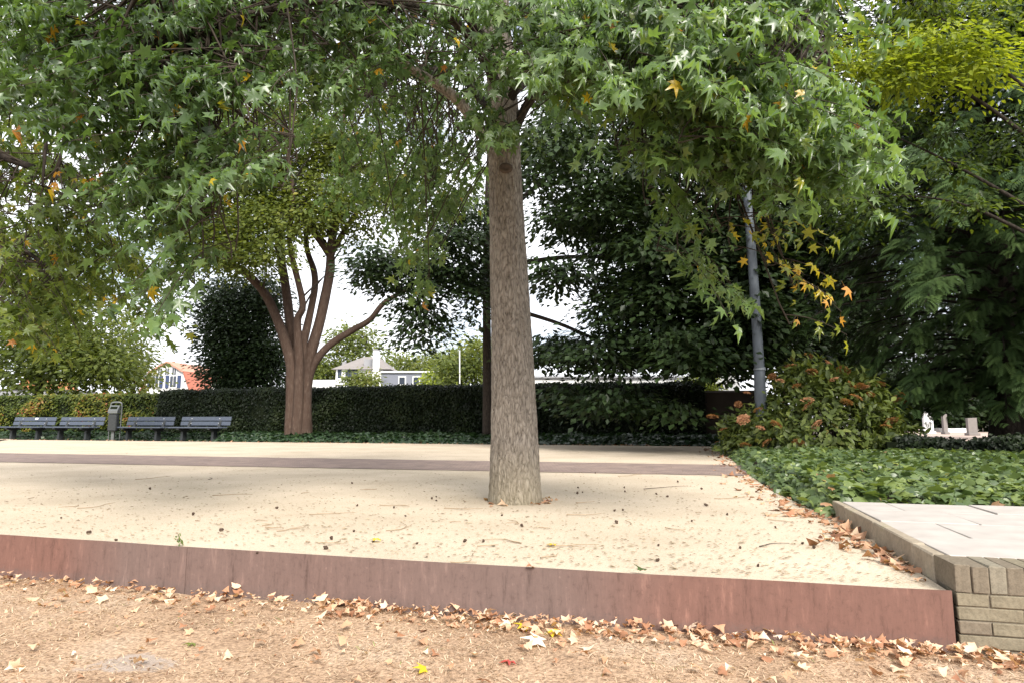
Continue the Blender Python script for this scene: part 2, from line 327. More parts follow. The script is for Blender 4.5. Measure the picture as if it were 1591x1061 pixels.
def frond():
    V = []; T = []
    def blade(a, b, w, z0, z1):
        a = np.array(a); b = np.array(b); d = (b - a) / np.linalg.norm(b - a); nrm = np.array((-d[1], d[0])) * w; k = len(V)
        m = a * .45 + b * .55
        V.extend([(a[0], a[1], z0), (m[0] - nrm[0], m[1] - nrm[1], (z0 + z1) / 2), (b[0], b[1], z1), (m[0] + nrm[0], m[1] + nrm[1], (z0 + z1) / 2)]); T.extend([(k, k + 1, k + 2), (k, k + 2, k + 3)])
    zc = lambda y: .10 * math.sin(y * 2) - .28 * y * y
    blade((0, 0), (0, 1.0), .03, 0, zc(1))
    for i in range(7):
        y = .08 + i * .12; L = .46 * (1 - .75 * y) ** .8
        for sgn in (-1, 1):
            blade((0, y), (sgn * L * .72, y + L * .75), .042, zc(y), zc(y + L * .75) - .08 * L)
    return np.array(V), np.array(T)
def dry_leaf(seed):
    rr = random.Random(seed); V, T = star_leaf(.0, .0, .0); V = V.copy(); V[2:11:2, :2] = np.array(V[0][:2]) + (V[2:11:2, :2] - np.array(V[0][:2])) * rr.uniform(1.35, 1.75); V[1:11:2, :2] = np.array(V[0][:2]) + (V[1:11:2, :2] - np.array(V[0][:2])) * .88; k = rr.uniform(.6, 1.3) * rr.choice([-1, 1]); k2 = rr.uniform(.4, 1.1) * rr.choice([-1, 1])
    for i in range(len(V)):
        V[i] += np.array([rr.uniform(-.1, .1), rr.uniform(-.1, .1), rr.uniform(-.06, .06)]) * (i > 0)
        x, y = V[i][0], V[i][1] - .35; V[i][2] += k * x * x * .9 + k2 * y * y * .7; V[i][0] *= rr.uniform(.75, .95)
    return V, T
TEMPLATES = {'star': star_leaf(), 'dry': dry_leaf(1), 'dry2': dry_leaf(2), 'dry3': dry_leaf(3), 'dry4': dry_leaf(4), 'oval': oval_leaf(), 'quad': quad_leaf(), 'ivy': ivy_leaf(), 'frond': frond()}

def star_var(curl, fold, sx, pet):
    V, T = star_leaf(curl, fold, pet); V = V.copy(); V[:, 0] *= sx; V[:, 2] += .35 * fold * np.abs(V[:, 0]) * 4 - curl * .5 * np.maximum(0, V[:, 1] - .3) ** 2; return V, T
VARIANTS = {'star': [TEMPLATES['star'], star_var(.28, .10, .85, .5), star_var(.5, .16, .72, .45), star_var(.08, .2, .6, .5), star_var(-.15, .06, .95, .4)]}
def unit(a): return a / np.maximum(np.linalg.norm(a, axis=-1, keepdims=True), 1e-9)
def frames(tip, nrm):
    t = unit(tip); n = unit(nrm - t * np.sum(nrm * t, -1, keepdims=True)); s = np.cross(t, n)
    return np.stack([s, t, n], axis=-1)
class Leaves:
    def __init__(s): s.P = []; s.R = []; s.S = []; s.A = []
    def add(s, P, tip, nrm, size, a):
        s.P.append(P); s.R.append(frames(tip, nrm)); s.S.append(size); s.A.append(a)
    def cat(s): return np.concatenate(s.P), np.concatenate(s.R), np.concatenate(s.S), np.clip(np.concatenate(s.A), 0, 1)
    def build(s, root, tmpl, mat, pname, sname, nparts=0, sub=None):
        P, R, Sz, A = s.cat(); L = np.array(root.location); tv, tf = TEMPLATES[tmpl]
        idx = np.arange(len(P)); sel = np.array([], dtype=int)
        if nparts:
            x, y, d = project(P); ok = (x > 5) & (x < W - 5) & (y > 5) & (y < H - 5) & (d > .3)
            key = np.where(ok, Sz / np.maximum(d, .1), -1); order = np.argsort(-key)
            sel = order[:nparts]; sel = sel[key[sel] > 0]
            vt = VARIANTS.get(tmpl, [TEMPLATES[tmpl]])
            variants = [[np_mesh(pname, v_[0], tf, np.full(len(tv), np.quantile(A[sel], (k + .5) / 12))) for v_ in vt] for k in range(12)]
            rk = np.argsort(np.argsort(A[sel]))
            for j, i in enumerate(sel):
                o = link(pname, random.choice(variants[int(rk[j] * 12 / len(sel))]), mat, root)
                m = Matrix([list(r) for r in R[i]]); o.location = P[i] - L; o.rotation_euler = m.to_euler(); o.scale = (Sz[i],) * 3
        rest = np.setdiff1d(idx, sel)
        if len(rest):
            P, R, Sz, A = P[rest] - L, R[rest], Sz[rest], A[rest]; n, k = len(P), len(tv)
            vt = np.stack([v_[0] for v_ in VARIANTS.get(tmpl, [TEMPLATES[tmpl]])]); V = np.einsum('nij,nkj->nki', R, vt[rng.integers(0, len(vt), n)]) * Sz[:, None, None] + P[:, None, :]
            T = (tf[None] + (np.arange(n) * k)[:, None, None]).reshape(-1, 3)
            me = np_mesh(sname, V.reshape(-1, 3), T, np.repeat(A, k))
            return tag(link(sname, me, mat, root if sub is None else sub), kind='stuff')
def rnv(n): return unit(rng.normal(size=(n, 3)))

def regions(regs):
    """list of (cx, cy, rx, ry, near, far, count[, bias]) in photo pixels with a distance range -> cluster centres"""
    out = []
    for r in regs:
        cx, cy, rx, ry, d0, d1, n = r[:7]; b = r[7] if len(r) > 7 else 0
        for _ in range(n):
            a, q = random.uniform(0, 2 * math.pi), math.sqrt(random.random())
            out.append((at_y(cx + rx * q * math.cos(a), cy + ry * q * math.sin(a), random.uniform(d0, d1)), b))
    return out
def nearest_any(pts_np, c):
    d = np.sqrt(np.sum((pts_np - np.array(c)) ** 2, 1)); k = np.flatnonzero(d < d.min() * 1.5 + .2); return Vector(pts_np[int(random.choice(list(k)))])
def nearest(pts_np, c):
    d = np.sum((pts_np - np.array(c)) ** 2, 1) + .6 * np.maximum(0, pts_np[:, 2] - c[2] - .8) ** 2
    return Vector(pts_np[int(np.argmin(d))])
def limb_points(ctrls): return np.array([tuple(p) for c in ctrls for p in resample(c, 30)[6:]])

# ================================================================== SETTING
WL, WR = at_z(0, 833), at_z(1480, 922)                     # ends of the steel edging in view
u = (WR - WL).normalized(); vv = Vector((-u.y, u.x, 0))       # along the edging, away from the camera
ANG = math.atan2(u.y, u.x)
P0 = WR.copy()                                                # corner of sand court and platform
LAWN = -0.205
def bow(s): return -0.035 * math.sin(max(0, min(1, (s + 4.4) / 4.4)) * math.pi)   # slight bulge towards the camera
wall_line = [P0 + u * s + vv * bow(s) for s in np.linspace(-9, 0, 46)]
# ground: one sheet with a step under the edging
bm = bmesh.new()
big = 900
rows = []
linep = [P0 + u * -big] + wall_line + [P0 + u * big]
off = vv * .03
f_ = [bm.verts.new((p + off - vv * 120).xy[:] + (LAWN - .004,)) for p in linep]; a_ = [bm.verts.new((p + off).xy[:] + (LAWN - .004,)) for p in linep]
b_ = [bm.verts.new((p + off).xy[:] + (-.03,)) for p in linep]; c_ = [bm.verts.new((p + vv * 1500).xy[:] + (-.03,)) for p in linep]
for i in range(len(linep) - 1):
    for q, w in ((f_, a_), (a_, b_), (b_, c_)): bm.faces.new((q[i], q[i + 1], w[i + 1], w[i]))
tag(bm_obj('ground', bm, 'dark_soil'), kind='structure')
# lawn sheet with gentle relief
bm = bmesh.new(); N1, N2 = 140, 60
gv = [[None] * N2 for _ in range(N1)]
for i in range(N1):
    s = -9 + 14 * i / (N1 - 1)
    for j in range(N2):
        p = P0 + u * s + vv * (bow(s) - .004 - 4.2 * (j / (N2 - 1)))
        z = LAWN + .012 * noise.noise((p.x * 1.7, p.y * 1.7, 0)) + .006 * noise.noise((p.x * 9, p.y * 9, 3)) + .008
        gv[i][j] = bm.verts.new((p.x, p.y, z))
for i in range(N1 - 1):
    for j in range(N2 - 1): bm.faces.new((gv[i][j], gv[i][j + 1], gv[i + 1][j + 1], gv[i + 1][j]))
bmesh.ops.recalc_face_normals(bm, faces=bm.faces)
for f in bm.faces:
    if f.normal.z < 0: f.normal_flip()
tag(bm_obj('lawn', bm, 'soil', smooth=True), kind='structure')
# sand court
edgeL, edgeR = at_z(-250, 680), at_z(1120, 693)
R1, R2 = at_z(1168, 740), at_z(1287, 803)
sand_pts = [p + vv * .006 for p in wall_line] + [P0 + vv * 1.95, R2, (R1 + R2) / 2 + Vector((-.06, .0, 0)), R1, at_z(1135, 712), edgeR]
sand_pts += [edgeR.lerp(edgeL, k / 20) + vv * .12 * noise.noise((k * .7, 0, 0)) for k in range(1, 20)] + [edgeL, wall_line[0] + vv * 20 + u * -20]
bm = bmesh.new(); f = bm.faces.new([bm.verts.new((p.x, p.y, 0)) for p in sand_pts])
bmesh.ops.triangulate(bm, faces=[f])
for q in bm.faces:
    if q.normal.z < 0: q.normal_flip()
tag(bm_obj('sand_court', bm, 'sand'), kind='structure')
# brick path band across the court
pa, pb, pc, pd = at_z(-250, 699.5), at_z(1158, 722.5), at_z(1162, 739), at_z(-250, 713)
bm = bmesh.new(); n = 60; top = []; bot = []
for k in range(n):
    f = k / (n - 1); a = pa.lerp(pb, f); b = pd.lerp(pc, f)
    a = a + vv * .06 * noise.noise((k * .9, 1, 0)); b = b + vv * .05 * noise.noise((k * .9, 7, 0))
    top.append(bm.verts.new((a.x, a.y, .005))); bot.append(bm.verts.new((b.x, b.y, .005)))
for k in range(n - 1): bm.faces.new((bot[k], bot[k + 1], top[k + 1], top[k]))
tag(bm_obj('paved_path', bm, 'path'), kind='structure')
# cemetery gravel
tag(poly_obj('gravel_path', [at_z(x, y, -.02) for x, y in ((1360, 688), (1700, 690), (1750, 664), (1380, 664))], 'gravel'), kind='structure')

# steel edging: plates butted end to end
root = empty('steel_edging', P0 + Vector((0, 0, LAWN)), 'long rusty weathering steel edging strip between dry lawn and pale sand', 'edging')
def plate(s0, s1):
    bm = bmesh.new(); n = 18; A = []
    for k in range(n):
        s = s0 + (s1 - s0) * k / (n - 1)
        p = P0 + u * s + vv * bow(s) - root.location
        q = p - vv * .008
        A.append([bm.verts.new((w.x, w.y, z)) for w, z in ((q, -.05), (q, -LAWN + .012 + .003 * noise.noise((s * 2.3, 0, 0))), (p, -LAWN + .012 + .003 * noise.noise((s * 2.3, 0, 0))), (p, -.05))])
    for k in range(n - 1):
        for j in range(4): bm.faces.new((A[k][j], A[k + 1][j], A[k + 1][(j + 1) % 4], A[k][(j + 1) % 4]))
    bm.faces.new(A[0]); bm.faces.new(A[-1]); bmesh.ops.recalc_face_normals(bm, faces=bm.faces)
    bm_obj('steel_plate', bm, 'steel', root)
for s0, s1 in ((-9, -6.2), (-6.197, -3.2), (-3.197, -.004)): plate(s0, s1)

# ================================================================== PLATFORM (brick retaining wall, kerbs, slabs)
TOP = .10
def uv(a, b, z): return P0 + u * a + vv * b + Vector((0, 0, z))
plat = empty('brick_platform', uv(.01, 0, LAWN), 'low mossy brick platform paved with grey slabs at end of steel edging', 'platform')
def piece(name, a0, a1, b0, b1, z0, z1, mat, bev=.004, jit=.002):
    bm = bmesh.new(); box(bm, (0, 0, 0), (a1 - a0, b1 - b0, z1 - z0), bevel=bev)
    for v_ in bm.verts: v_.co += Vector((random.uniform(-jit, jit), random.uniform(-jit, jit), random.uniform(-jit, jit)))
    o = bm_obj(name, bm, mat, plat); o.location = uv((a0 + a1) / 2, (b0 + b1) / 2, (z0 + z1) / 2) - plat.location; o.rotation_euler = (0, 0, ANG + random.uniform(-.004, .004)); return o
core = piece('mortar_core', .022, 3.2, .003, 1.9, LAWN - .04, TOP - .010, 'mortar', .0, 0)
zb = LAWN - .02; hcourse = .046
k = 0
while zb + hcourse < TOP - .058:
    a = .012 + (0 if k % 2 else -.1)
    while a < 3.1:
        a0 = max(a, .012); a1 = a + .199
        if a1 - a0 > .05: piece('brick', a0, a1, random.uniform(-.003, .003), .1, zb + .001, zb + hcourse - .002, random.choice(['brick_a', 'brick_b', 'brick_c', 'brick_a']), .003, .0015)
        a += .203
    b = .11
    zb += hcourse; k += 1
a = .010
while a < 3.1:
    piece('upright_brick', a, a + .052, random.uniform(-.004, .003), .19, zb + .001, TOP + random.uniform(-.003, .001), random.choice(['brick_a', 'brick_c', 'brick_b']), .003, .0015); a += .0538
# kerb stones on the left side
for b0, b1 in ((.196, .42), (.428, 1.03), (1.038, 1.64), (1.648, 1.98)):
    piece('kerb_stone', .008, .056, b0, b1, -.06, TOP - .001 + random.uniform(-.003, .003), 'kerb', .006, .002)
# paving slabs
for i in range(7):
    for j in range(4):
        a0 = .062 + i * .45 - (.2 if j % 2 else 0); a1 = a0 + .443; a0 = max(a0, .062); b0 = .198 + j * .45; b1 = min(b0 + .443, 1.94)
        if a1 - a0 > .06 and b1 - b0 > .05: piece('paving_slab', a0, a1, b0, b1, TOP - .05, TOP - .004 + random.uniform(-.003, .003), 'slab', .004, .001)

# ================================================================== HEDGE, WALL, BACK BED
back = (edgeR - edgeL).normalized(); bn = Vector((-back.y, back.x, 0)); BANG = math.atan2(back.y, back.x)
def on_back(x, d, z=0):
    """point on the line d metres behind the far sand edge, seen at photo column x"""
    r = ray(x, 700); r = Vector((r.x, r.y, 0)); q = edgeL + bn * d
    den = r.x * back.y - r.y * back.x; t_ = (q.x * back.y - q.y * back.x) / den
    return Vector((r.x * t_, r.y * t_, z))
def surf_leaves(L, n, a, b, ht, depth, size, bias=0, spread=.25, top=.35, rough=.12):
    """leaves over the front and top of a hedge running from a to b"""
    d = (b - a).normalized(); nn = Vector((-d.y, d.x, 0)); ln = (b - a).length
    m = int(n * (1 - top)); s = rng.random(n) * ln; z = np.where(np.arange(n) < m, rng.random(n) * ht, ht); w = np.where(np.arange(n) < m, 0, rng.random(n) * depth)
    lump = np.array([noise.noise((x * 1.3, zz * 1.6, ht)) for x, zz in zip(s, z)])
    w = w + np.where(np.arange(n) < m, -lump * rough - .02 + rng.normal(size=n) * .03, 0); z = z + np.where(np.arange(n) < m, 0, lump * .08 + rng.normal(size=n) * .03)
    P = np.array(a)[None] + s[:, None] * np.array(d) + w[:, None] * np.array(nn) + np.stack([np.zeros(n), np.zeros(n), z], 1)
    tip = rnv(n) * .7 + np.array([0, 0, -.6]) - np.array(nn) * .3; nr = -np.array(nn) * .9 + np.array([0, 0, .6]) + rnv(n) * .6
    L.add(P, tip, nr, size * rng.uniform(.7, 1.3, n), .45 + lump * .6 + rng.normal(size=n) * .17 + bias)
def hedge(name, x0, x1, d, ht, depth, label, n, size, mat, bias=0, tmpl='quad', core='core', cat='hedge', rough=.12):
    a, b = on_back(x0, d), on_back(x1, d); mid = (a + b) / 2
    r = empty(name, mid, label, cat)
    bm = bmesh.new(); ln = (b - a).length; nx = int(ln * 3)
    bmesh.ops.create_grid(bm, x_segments=nx, y_segments=5, size=.5); bm.free()
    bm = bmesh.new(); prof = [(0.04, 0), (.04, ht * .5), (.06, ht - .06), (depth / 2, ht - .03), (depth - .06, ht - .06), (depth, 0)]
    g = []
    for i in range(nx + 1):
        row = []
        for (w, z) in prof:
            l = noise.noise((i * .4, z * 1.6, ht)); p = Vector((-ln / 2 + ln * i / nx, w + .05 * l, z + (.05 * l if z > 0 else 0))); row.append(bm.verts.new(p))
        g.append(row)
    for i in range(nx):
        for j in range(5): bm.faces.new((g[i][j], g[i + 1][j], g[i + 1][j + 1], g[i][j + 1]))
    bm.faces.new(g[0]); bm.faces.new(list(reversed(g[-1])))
    o = bm_obj('dark_core', bm, core, r); o.rotation_euler = (0, 0, BANG)  # added solid dark filler behind the leaves, not modelled branches
    L = Leaves(); surf_leaves(L, n, a, b, ht, depth, size, bias, rough=rough); L.build(r, tmpl, mat, 'leaf', 'foliage'); return r
hedge('clipped_hedge', 240, 1098, 1.9, 1.74, 1.0, 'long dark clipped hedge running behind the benches and trunks', 42000, .085, 'hedge')
hedge('mixed_hedge', -150, 238, 2.1, 1.62, .9, 'yellow green mixed hedge with reddish leaves behind leftmost benches', 14000, .11, 'mixed', -.05, rough=.35)
# brown garden wall at the right end of the hedge
a, b = on_back(1094, 2.2), on_back(1190, 2.2)
wr = empty('garden_wall', (a + b) / 2, 'dark brown garden wall between clipped hedge and flowering shrub', 'wall', rz=BANG)
box_obj('wall_face', (0, 0, .72), ((b - a).length, .25, 1.44), 'wall_brown', wr); box_obj('wall_cap', (0, 0, 1.465), ((b - a).length + .06, .33, .05), 'stone', wr)

def ivy_cover(name, poly_fn, n, label, size, mat, h0, hvar, extra=None):
    L = Leaves(); P = poly_fn(n); m = len(P)
    lump = np.array([noise.noise((p[0] * 1.5, p[1] * 1.5, 5)) for p in P]); fine = np.array([noise.noise((p[0] * 6, p[1] * 6, 9)) for p in P])
    edge = P[:, 2]; z = (h0 + hvar * lump + .05 * fine) * np.clip(edge, .12, 1) * np.where(rng.random(m) < .8, 1, rng.uniform(.2, 1, m)) + .02
    Q = np.stack([P[:, 0], P[:, 1], np.maximum(z, .025)], 1)
    face = np.array([0, -.55, 0])
    L.add(Q, rnv(m) * .8 + np.array([0, -.6, -.45]), face * (1.2 - edge)[:, None] + np.array([0, -.15, 1]) + rnv(m) * .42, size * rng.uniform(.65, 1.35, m), .42 + .35 * fine + .15 * lump + rng.normal(size=m) * .2 + (extra(P) if extra else 0))
    P_, R_, S_, A_ = L.cat(); tv, tf = TEMPLATES['ivy']; k = len(tv)
    V = np.einsum('nij,kj->nki', R_, tv) * S_[:, None, None] + P_[:, None, :]
    T = (tf[None] + (np.arange(m) * k)[:, None, None]).reshape(-1, 3)
    return tag(link(name, np_mesh(name, V.reshape(-1, 3), T, np.repeat(A_, k)), mat), label, 'ivy', kind='stuff')
def strip_fn(n):
    s = rng.random(n); w = rng.random(n) ** .9 * 2.0; a = np.array(on_back(330, 0)); b = np.array(on_back(1140, 0)); d = np.array(bn)
    wig = np.array([.22 * noise.noise((x * 14, 0, 2)) for x in s]); P = a + s[:, None] * (b - a) + (w + wig)[:, None] * d
    P[:, 2] = np.clip(w / .45, 0, 1); return P
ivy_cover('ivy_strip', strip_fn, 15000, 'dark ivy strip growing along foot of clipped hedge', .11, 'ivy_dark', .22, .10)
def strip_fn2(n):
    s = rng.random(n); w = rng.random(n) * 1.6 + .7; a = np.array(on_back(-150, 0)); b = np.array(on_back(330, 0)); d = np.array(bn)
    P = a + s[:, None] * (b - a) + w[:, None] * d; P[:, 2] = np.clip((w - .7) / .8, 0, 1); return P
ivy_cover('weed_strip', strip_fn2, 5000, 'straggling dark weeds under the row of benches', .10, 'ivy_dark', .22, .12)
# big ivy bed at the right
bed_edge = [at_z(1095, 690), at_z(1135, 710), at_z(1166, 738), at_z(1222, 772), at_z(1284, 804), at_z(1300, 803)] + [uv(a, 1.96, 0) for a in (.05, 1, 2, 3.2, 5.5)]
bed_far = [Vector((9, 9.5, 0)), Vector((9, 16, 0)), Vector((5.2, 17, 0))]
bed_poly = [(p.x, p.y) for p in bed_edge + bed_far]
def inside(P, poly):
    x, y = P[:, 0], P[:, 1]; r = np.zeros(len(P), bool); j = len(poly) - 1
    for i in range(len(poly)):
        xi, yi = poly[i]; xj, yj = poly[j]
        r ^= ((yi > y) != (yj > y)) & (x < (xj - xi) * (y - yi) / (yj - yi + 1e-12) + xi); j = i
    return r
def edge_dist(P):
    d = np.full(len(P), 9.0)
    for a, b in zip(bed_edge[:-1], bed_edge[1:]):
        A, B = np.array(a.xy), np.array(b.xy); ab = B - A; t_ = np.clip(((P[:, :2] - A) @ ab) / (ab @ ab), 0, 1)
        d = np.minimum(d, np.linalg.norm(P[:, :2] - (A + t_[:, None] * ab), axis=1))
    return d
def bed_fn(n):
    P = np.stack([rng.uniform(1.5, 9, n), 2.2 + 13 * rng.random(n) ** 1.9, np.zeros(n)], 1); P = P[inside(P, bed_poly)]
    P[:, 2] = np.clip(edge_dist(P) / .22, 0, 1); return P
ivy_cover('ivy_bed', bed_fn, 60000, 'glossy green ivy bed spilling toward the sand and paved platform', .076, 'ivy', .15, .07, extra=lambda P: np.clip((5.5 - P[:, 1]) * .09, -.12, .2))

# ================================================================== SWEETGUM TREES
def spray(L, T, c, out, n, ln, size, bias, var=.16, droop=.35, src=None, r=.004):
    out = Vector(out).normalized(); s = Vector(c) - out * ln * .5
    P = []; pts = []
    for k in range(6):
        t_ = k / 5; pts.append(s + out * (ln * t_) + Vector((0, 0, -droop * ln * t_ * t_)))
    if src is not None:
        mid = src.lerp(s, .55) + Vector((0, 0, .04 * (s - src).length)); T.add(resample([src, mid, s, pts[1]], 9), r * 1.7, r * .8, 5)
    T.add(pts, r, .0015)
    side = out.cross(Vector((0, 0, 1))); side = side.normalized() if side.length > .01 else Vector((1, 0, 0))
    for k in range(n):
        t_ = min(1, .12 + .88 * (k + random.random()) / n); i = min(int(t_ * 5), 4); p = pts[i].lerp(pts[i + 1], t_ * 5 - i)
        sg = 1 if k % 2 else -1
        d = out * random.uniform(.1, .9) + side * sg * random.uniform(.3, 1) + Vector((random.gauss(0, .25), random.gauss(0, .25), random.uniform(-.9, .1)))
        d.normalize(); P.append((p + d * size * random.uniform(.5, 1.0), d))
    Pn = np.array([tuple(p) for p, _ in P]); Dn = np.array([tuple(d) for _, d in P])
    tip = Dn + np.array([0, 0, -.75]) + rng.normal(size=(n, 3)) * .25
    nr = np.array([0, 0, .75]) + np.array(out) * .55 + rng.normal(size=(n, 3)) * .45
    L.add(Pn, tip, nr, size * rng.uniform(.5, 1.35, n), np.minimum(.40 + bias + rng.normal(size=n) * var, .9 if bias < .4 else 1))

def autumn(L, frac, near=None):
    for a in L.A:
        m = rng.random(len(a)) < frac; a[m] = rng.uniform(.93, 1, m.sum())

# --- the central sweetgum
BASE = at_z(801, 779); TY = BASE.y
gum = empty('sweetgum_tree', BASE, 'sweetgum tree with straight grey bark trunk standing in the pale sand', 'tree')
tp = [at_y(801, 779, TY), at_y(799, 660, TY), at_y(794, 500, TY), at_y(789, 380, TY), at_y(784, 250, TY), at_y(781, 150, TY), at_y(770, 0, TY)]
tp = [tp[0] + Vector((0, 0, -.08))] + tp[1:] + [tp[-1] + Vector((-.03, 0, 1.5)), tp[-1] + Vector((-.05, .1, 4.5))]
n, seg = 420, 120
pts = [p - BASE for p in resample(tp, n)]
rad = []
for p in pts:
    z = p.z; r = np.interp(z, [-.1, 0, .12, .5, 1.2, 2.6, 4, 8], [.208, .203, .192, .176, .156, .128, .11, .05]); rad.append(float(r))
def bark_r(a, f, p):
    c, s = math.cos(a), math.sin(a)
    q = noise.noise((c * 9, s * 9, p.z * 3.2)); q2 = noise.noise((c * 22, s * 22, p.z * 9 + 5)); flare = max(0, 1 - p.z / .22) ** 2 * .05 * noise.noise((c * 2.2, s * 2.2, 1))
    lump = .02 * noise.noise((c * 1.5, s * 1.5, p.z * 1.5))
    return 1 + .040 * (1 - 2 * abs(q)) + .028 * (1 - 2 * abs(q2)) + flare + lump - .02
V, T = tube_np(pts, rad, seg, bark_r)
me = np_mesh('trunk', np.array([tuple(v) for v in V]), np.array(T), smooth=True); link('trunk', me, 'bark', gum)
# branch scar
kc = at_y(786, 272, TY) - BASE
bm = bmesh.new(); bmesh.ops.create_uvsphere(bm, u_segments=20, v_segments=12, radius=1)
for v_ in bm.verts:
    r = math.hypot(v_.co.x, v_.co.z); v_.co = Vector((v_.co.x * .056, v_.co.y * .026 * (1 - .75 * math.exp(-(r * 2.4) ** 2)), v_.co.z * .042)) * (1 + .12 * noise.noise(v_.co * 3))
bm_obj('branch_scar', bm, 'scar', gum, kc + Vector((0, -.136, 0)), True)
TR = lambda z: Vector((np.interp(z, [p.z for p in pts], [p.x for p in pts]), np.interp(z, [p.z for p in pts], [p.y for p in pts]), z)) + BASE
limbs = [
    [TR(2.62), at_y(715, 160, 4.95), at_y(620, 95, 4.8), at_y(540, 40, 4.6), at_y(420, -60, 4.3)],
    [TR(2.75), at_y(830, 150, 4.9), at_y(930, 115, 4.4), at_y(1060, 110, 4.0), at_y(1180, 170, 3.7)],
    [TR(3.1), at_y(840, 60, 4.6), at_y(960, 10, 3.9), at_y(1090, 10, 3.4)],
    [TR(3.3), at_y(700, 30, 4.4), at_y(520, 0, 3.8), at_y(330, 40, 3.4), at_y(200, 90, 3.2)],
    [TR(3.6), at_y(640, -60, 4.2), at_y(420, -90, 3.5), at_y(230, -50, 3.0)],
    [TR(3.0), at_y(700, 110, 5.8), at_y(620, 120, 6.8), at_y(560, 160, 7.5)],
    [TR(3.2), at_y(870, 80, 5.9), at_y(980, 60, 6.8), at_y(1100, 80, 7.4)],
    [TR(3.8), at_y(900, -120, 4.2), at_y(1100, -110, 3.6), at_y(1260, -30, 3.5), at_y(1290, 120, 3.6)],
    [TR(4.5), TR(4.5) + Vector((1.2, .6, .9)), TR(4.5) + Vector((2.6, 1.2, 1.2))], [TR(4.8), TR(4.8) + Vector((-1.3, .5, .8)), TR(4.8) + Vector((-2.6, 1.0, 1.1))],
]
for c in limbs:
    tube_obj('limb', c, .058 if c is limbs[0] else .042, .010, 'bark' if c is limbs[0] else 'bark_dark', gum, 26, 10, lambda a, f, p: 1 + .12 * noise.noise((math.cos(a) * 2, math.sin(a) * 2, p.z * 6 + p.x * 6)))
LP = limb_points(limbs)
gl, gt = Leaves(), Twigs()
near = regions([  # bias lightens the right side: its stronger light is put into leaf colour
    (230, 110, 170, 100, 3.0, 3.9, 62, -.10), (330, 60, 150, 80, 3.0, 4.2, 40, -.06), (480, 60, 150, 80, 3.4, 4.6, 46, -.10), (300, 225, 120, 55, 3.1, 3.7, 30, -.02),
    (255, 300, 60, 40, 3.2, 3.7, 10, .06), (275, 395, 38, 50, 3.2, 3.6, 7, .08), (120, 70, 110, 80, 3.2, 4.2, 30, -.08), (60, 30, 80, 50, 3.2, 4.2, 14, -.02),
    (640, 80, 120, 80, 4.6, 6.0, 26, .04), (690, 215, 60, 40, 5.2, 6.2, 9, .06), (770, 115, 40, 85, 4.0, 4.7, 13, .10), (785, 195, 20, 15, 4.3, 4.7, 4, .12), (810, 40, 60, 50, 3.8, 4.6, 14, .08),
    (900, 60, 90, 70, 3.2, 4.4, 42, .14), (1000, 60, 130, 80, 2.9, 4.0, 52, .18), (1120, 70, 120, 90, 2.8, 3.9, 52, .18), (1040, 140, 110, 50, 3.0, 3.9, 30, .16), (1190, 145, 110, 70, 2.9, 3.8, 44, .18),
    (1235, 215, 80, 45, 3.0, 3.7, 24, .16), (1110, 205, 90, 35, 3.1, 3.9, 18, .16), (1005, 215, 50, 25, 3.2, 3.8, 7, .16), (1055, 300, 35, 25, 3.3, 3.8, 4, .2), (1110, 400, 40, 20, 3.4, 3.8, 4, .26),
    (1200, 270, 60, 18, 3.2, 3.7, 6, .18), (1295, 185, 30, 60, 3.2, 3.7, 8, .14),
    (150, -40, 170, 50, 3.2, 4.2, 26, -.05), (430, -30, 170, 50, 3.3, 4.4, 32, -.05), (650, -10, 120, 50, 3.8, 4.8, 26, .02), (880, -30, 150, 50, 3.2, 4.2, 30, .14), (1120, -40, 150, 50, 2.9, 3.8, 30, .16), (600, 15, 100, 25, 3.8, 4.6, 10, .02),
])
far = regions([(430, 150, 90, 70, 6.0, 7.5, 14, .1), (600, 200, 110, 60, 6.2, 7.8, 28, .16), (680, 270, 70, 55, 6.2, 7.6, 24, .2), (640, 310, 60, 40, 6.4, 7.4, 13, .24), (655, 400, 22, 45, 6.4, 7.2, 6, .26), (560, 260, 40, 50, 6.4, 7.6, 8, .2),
               (900, 130, 70, 40, 6, 7.5, 10, -.05), (730, 110, 80, 60, 6, 7.5, 14, .1)])  # raised bias puts the backlight on these far leaves into their colour
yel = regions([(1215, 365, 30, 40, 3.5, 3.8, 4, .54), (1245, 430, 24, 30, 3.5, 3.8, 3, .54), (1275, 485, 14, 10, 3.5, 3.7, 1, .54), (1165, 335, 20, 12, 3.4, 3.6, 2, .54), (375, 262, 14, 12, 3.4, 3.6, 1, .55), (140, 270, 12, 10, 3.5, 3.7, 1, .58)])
upper = []
for _ in range(80):
    a, r, z = random.uniform(0, 2 * math.pi), 2.9 * math.sqrt(random.random()), random.uniform(3.9, 7.4); r *= min(1, (8.4 - z) / 3.2)
    upper.append((BASE + Vector((r * math.cos(a), r * math.sin(a), z)), 0))
for _ in range(85):
    c = Vector(LP[random.randrange(len(LP))]); upper.append((c + Vector((random.gauss(0, .25), random.gauss(0, .25), random.uniform(.15, .6))), .05))
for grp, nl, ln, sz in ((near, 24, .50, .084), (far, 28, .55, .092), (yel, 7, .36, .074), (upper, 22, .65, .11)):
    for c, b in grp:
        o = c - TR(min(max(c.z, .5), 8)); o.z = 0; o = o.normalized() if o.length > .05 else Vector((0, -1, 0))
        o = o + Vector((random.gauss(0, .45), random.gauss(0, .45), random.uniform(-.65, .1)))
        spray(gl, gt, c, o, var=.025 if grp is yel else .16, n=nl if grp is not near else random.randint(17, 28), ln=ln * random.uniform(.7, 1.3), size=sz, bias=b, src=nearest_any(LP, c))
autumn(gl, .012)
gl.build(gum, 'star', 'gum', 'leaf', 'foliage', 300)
gt.build('twigs', 'twig', gum)

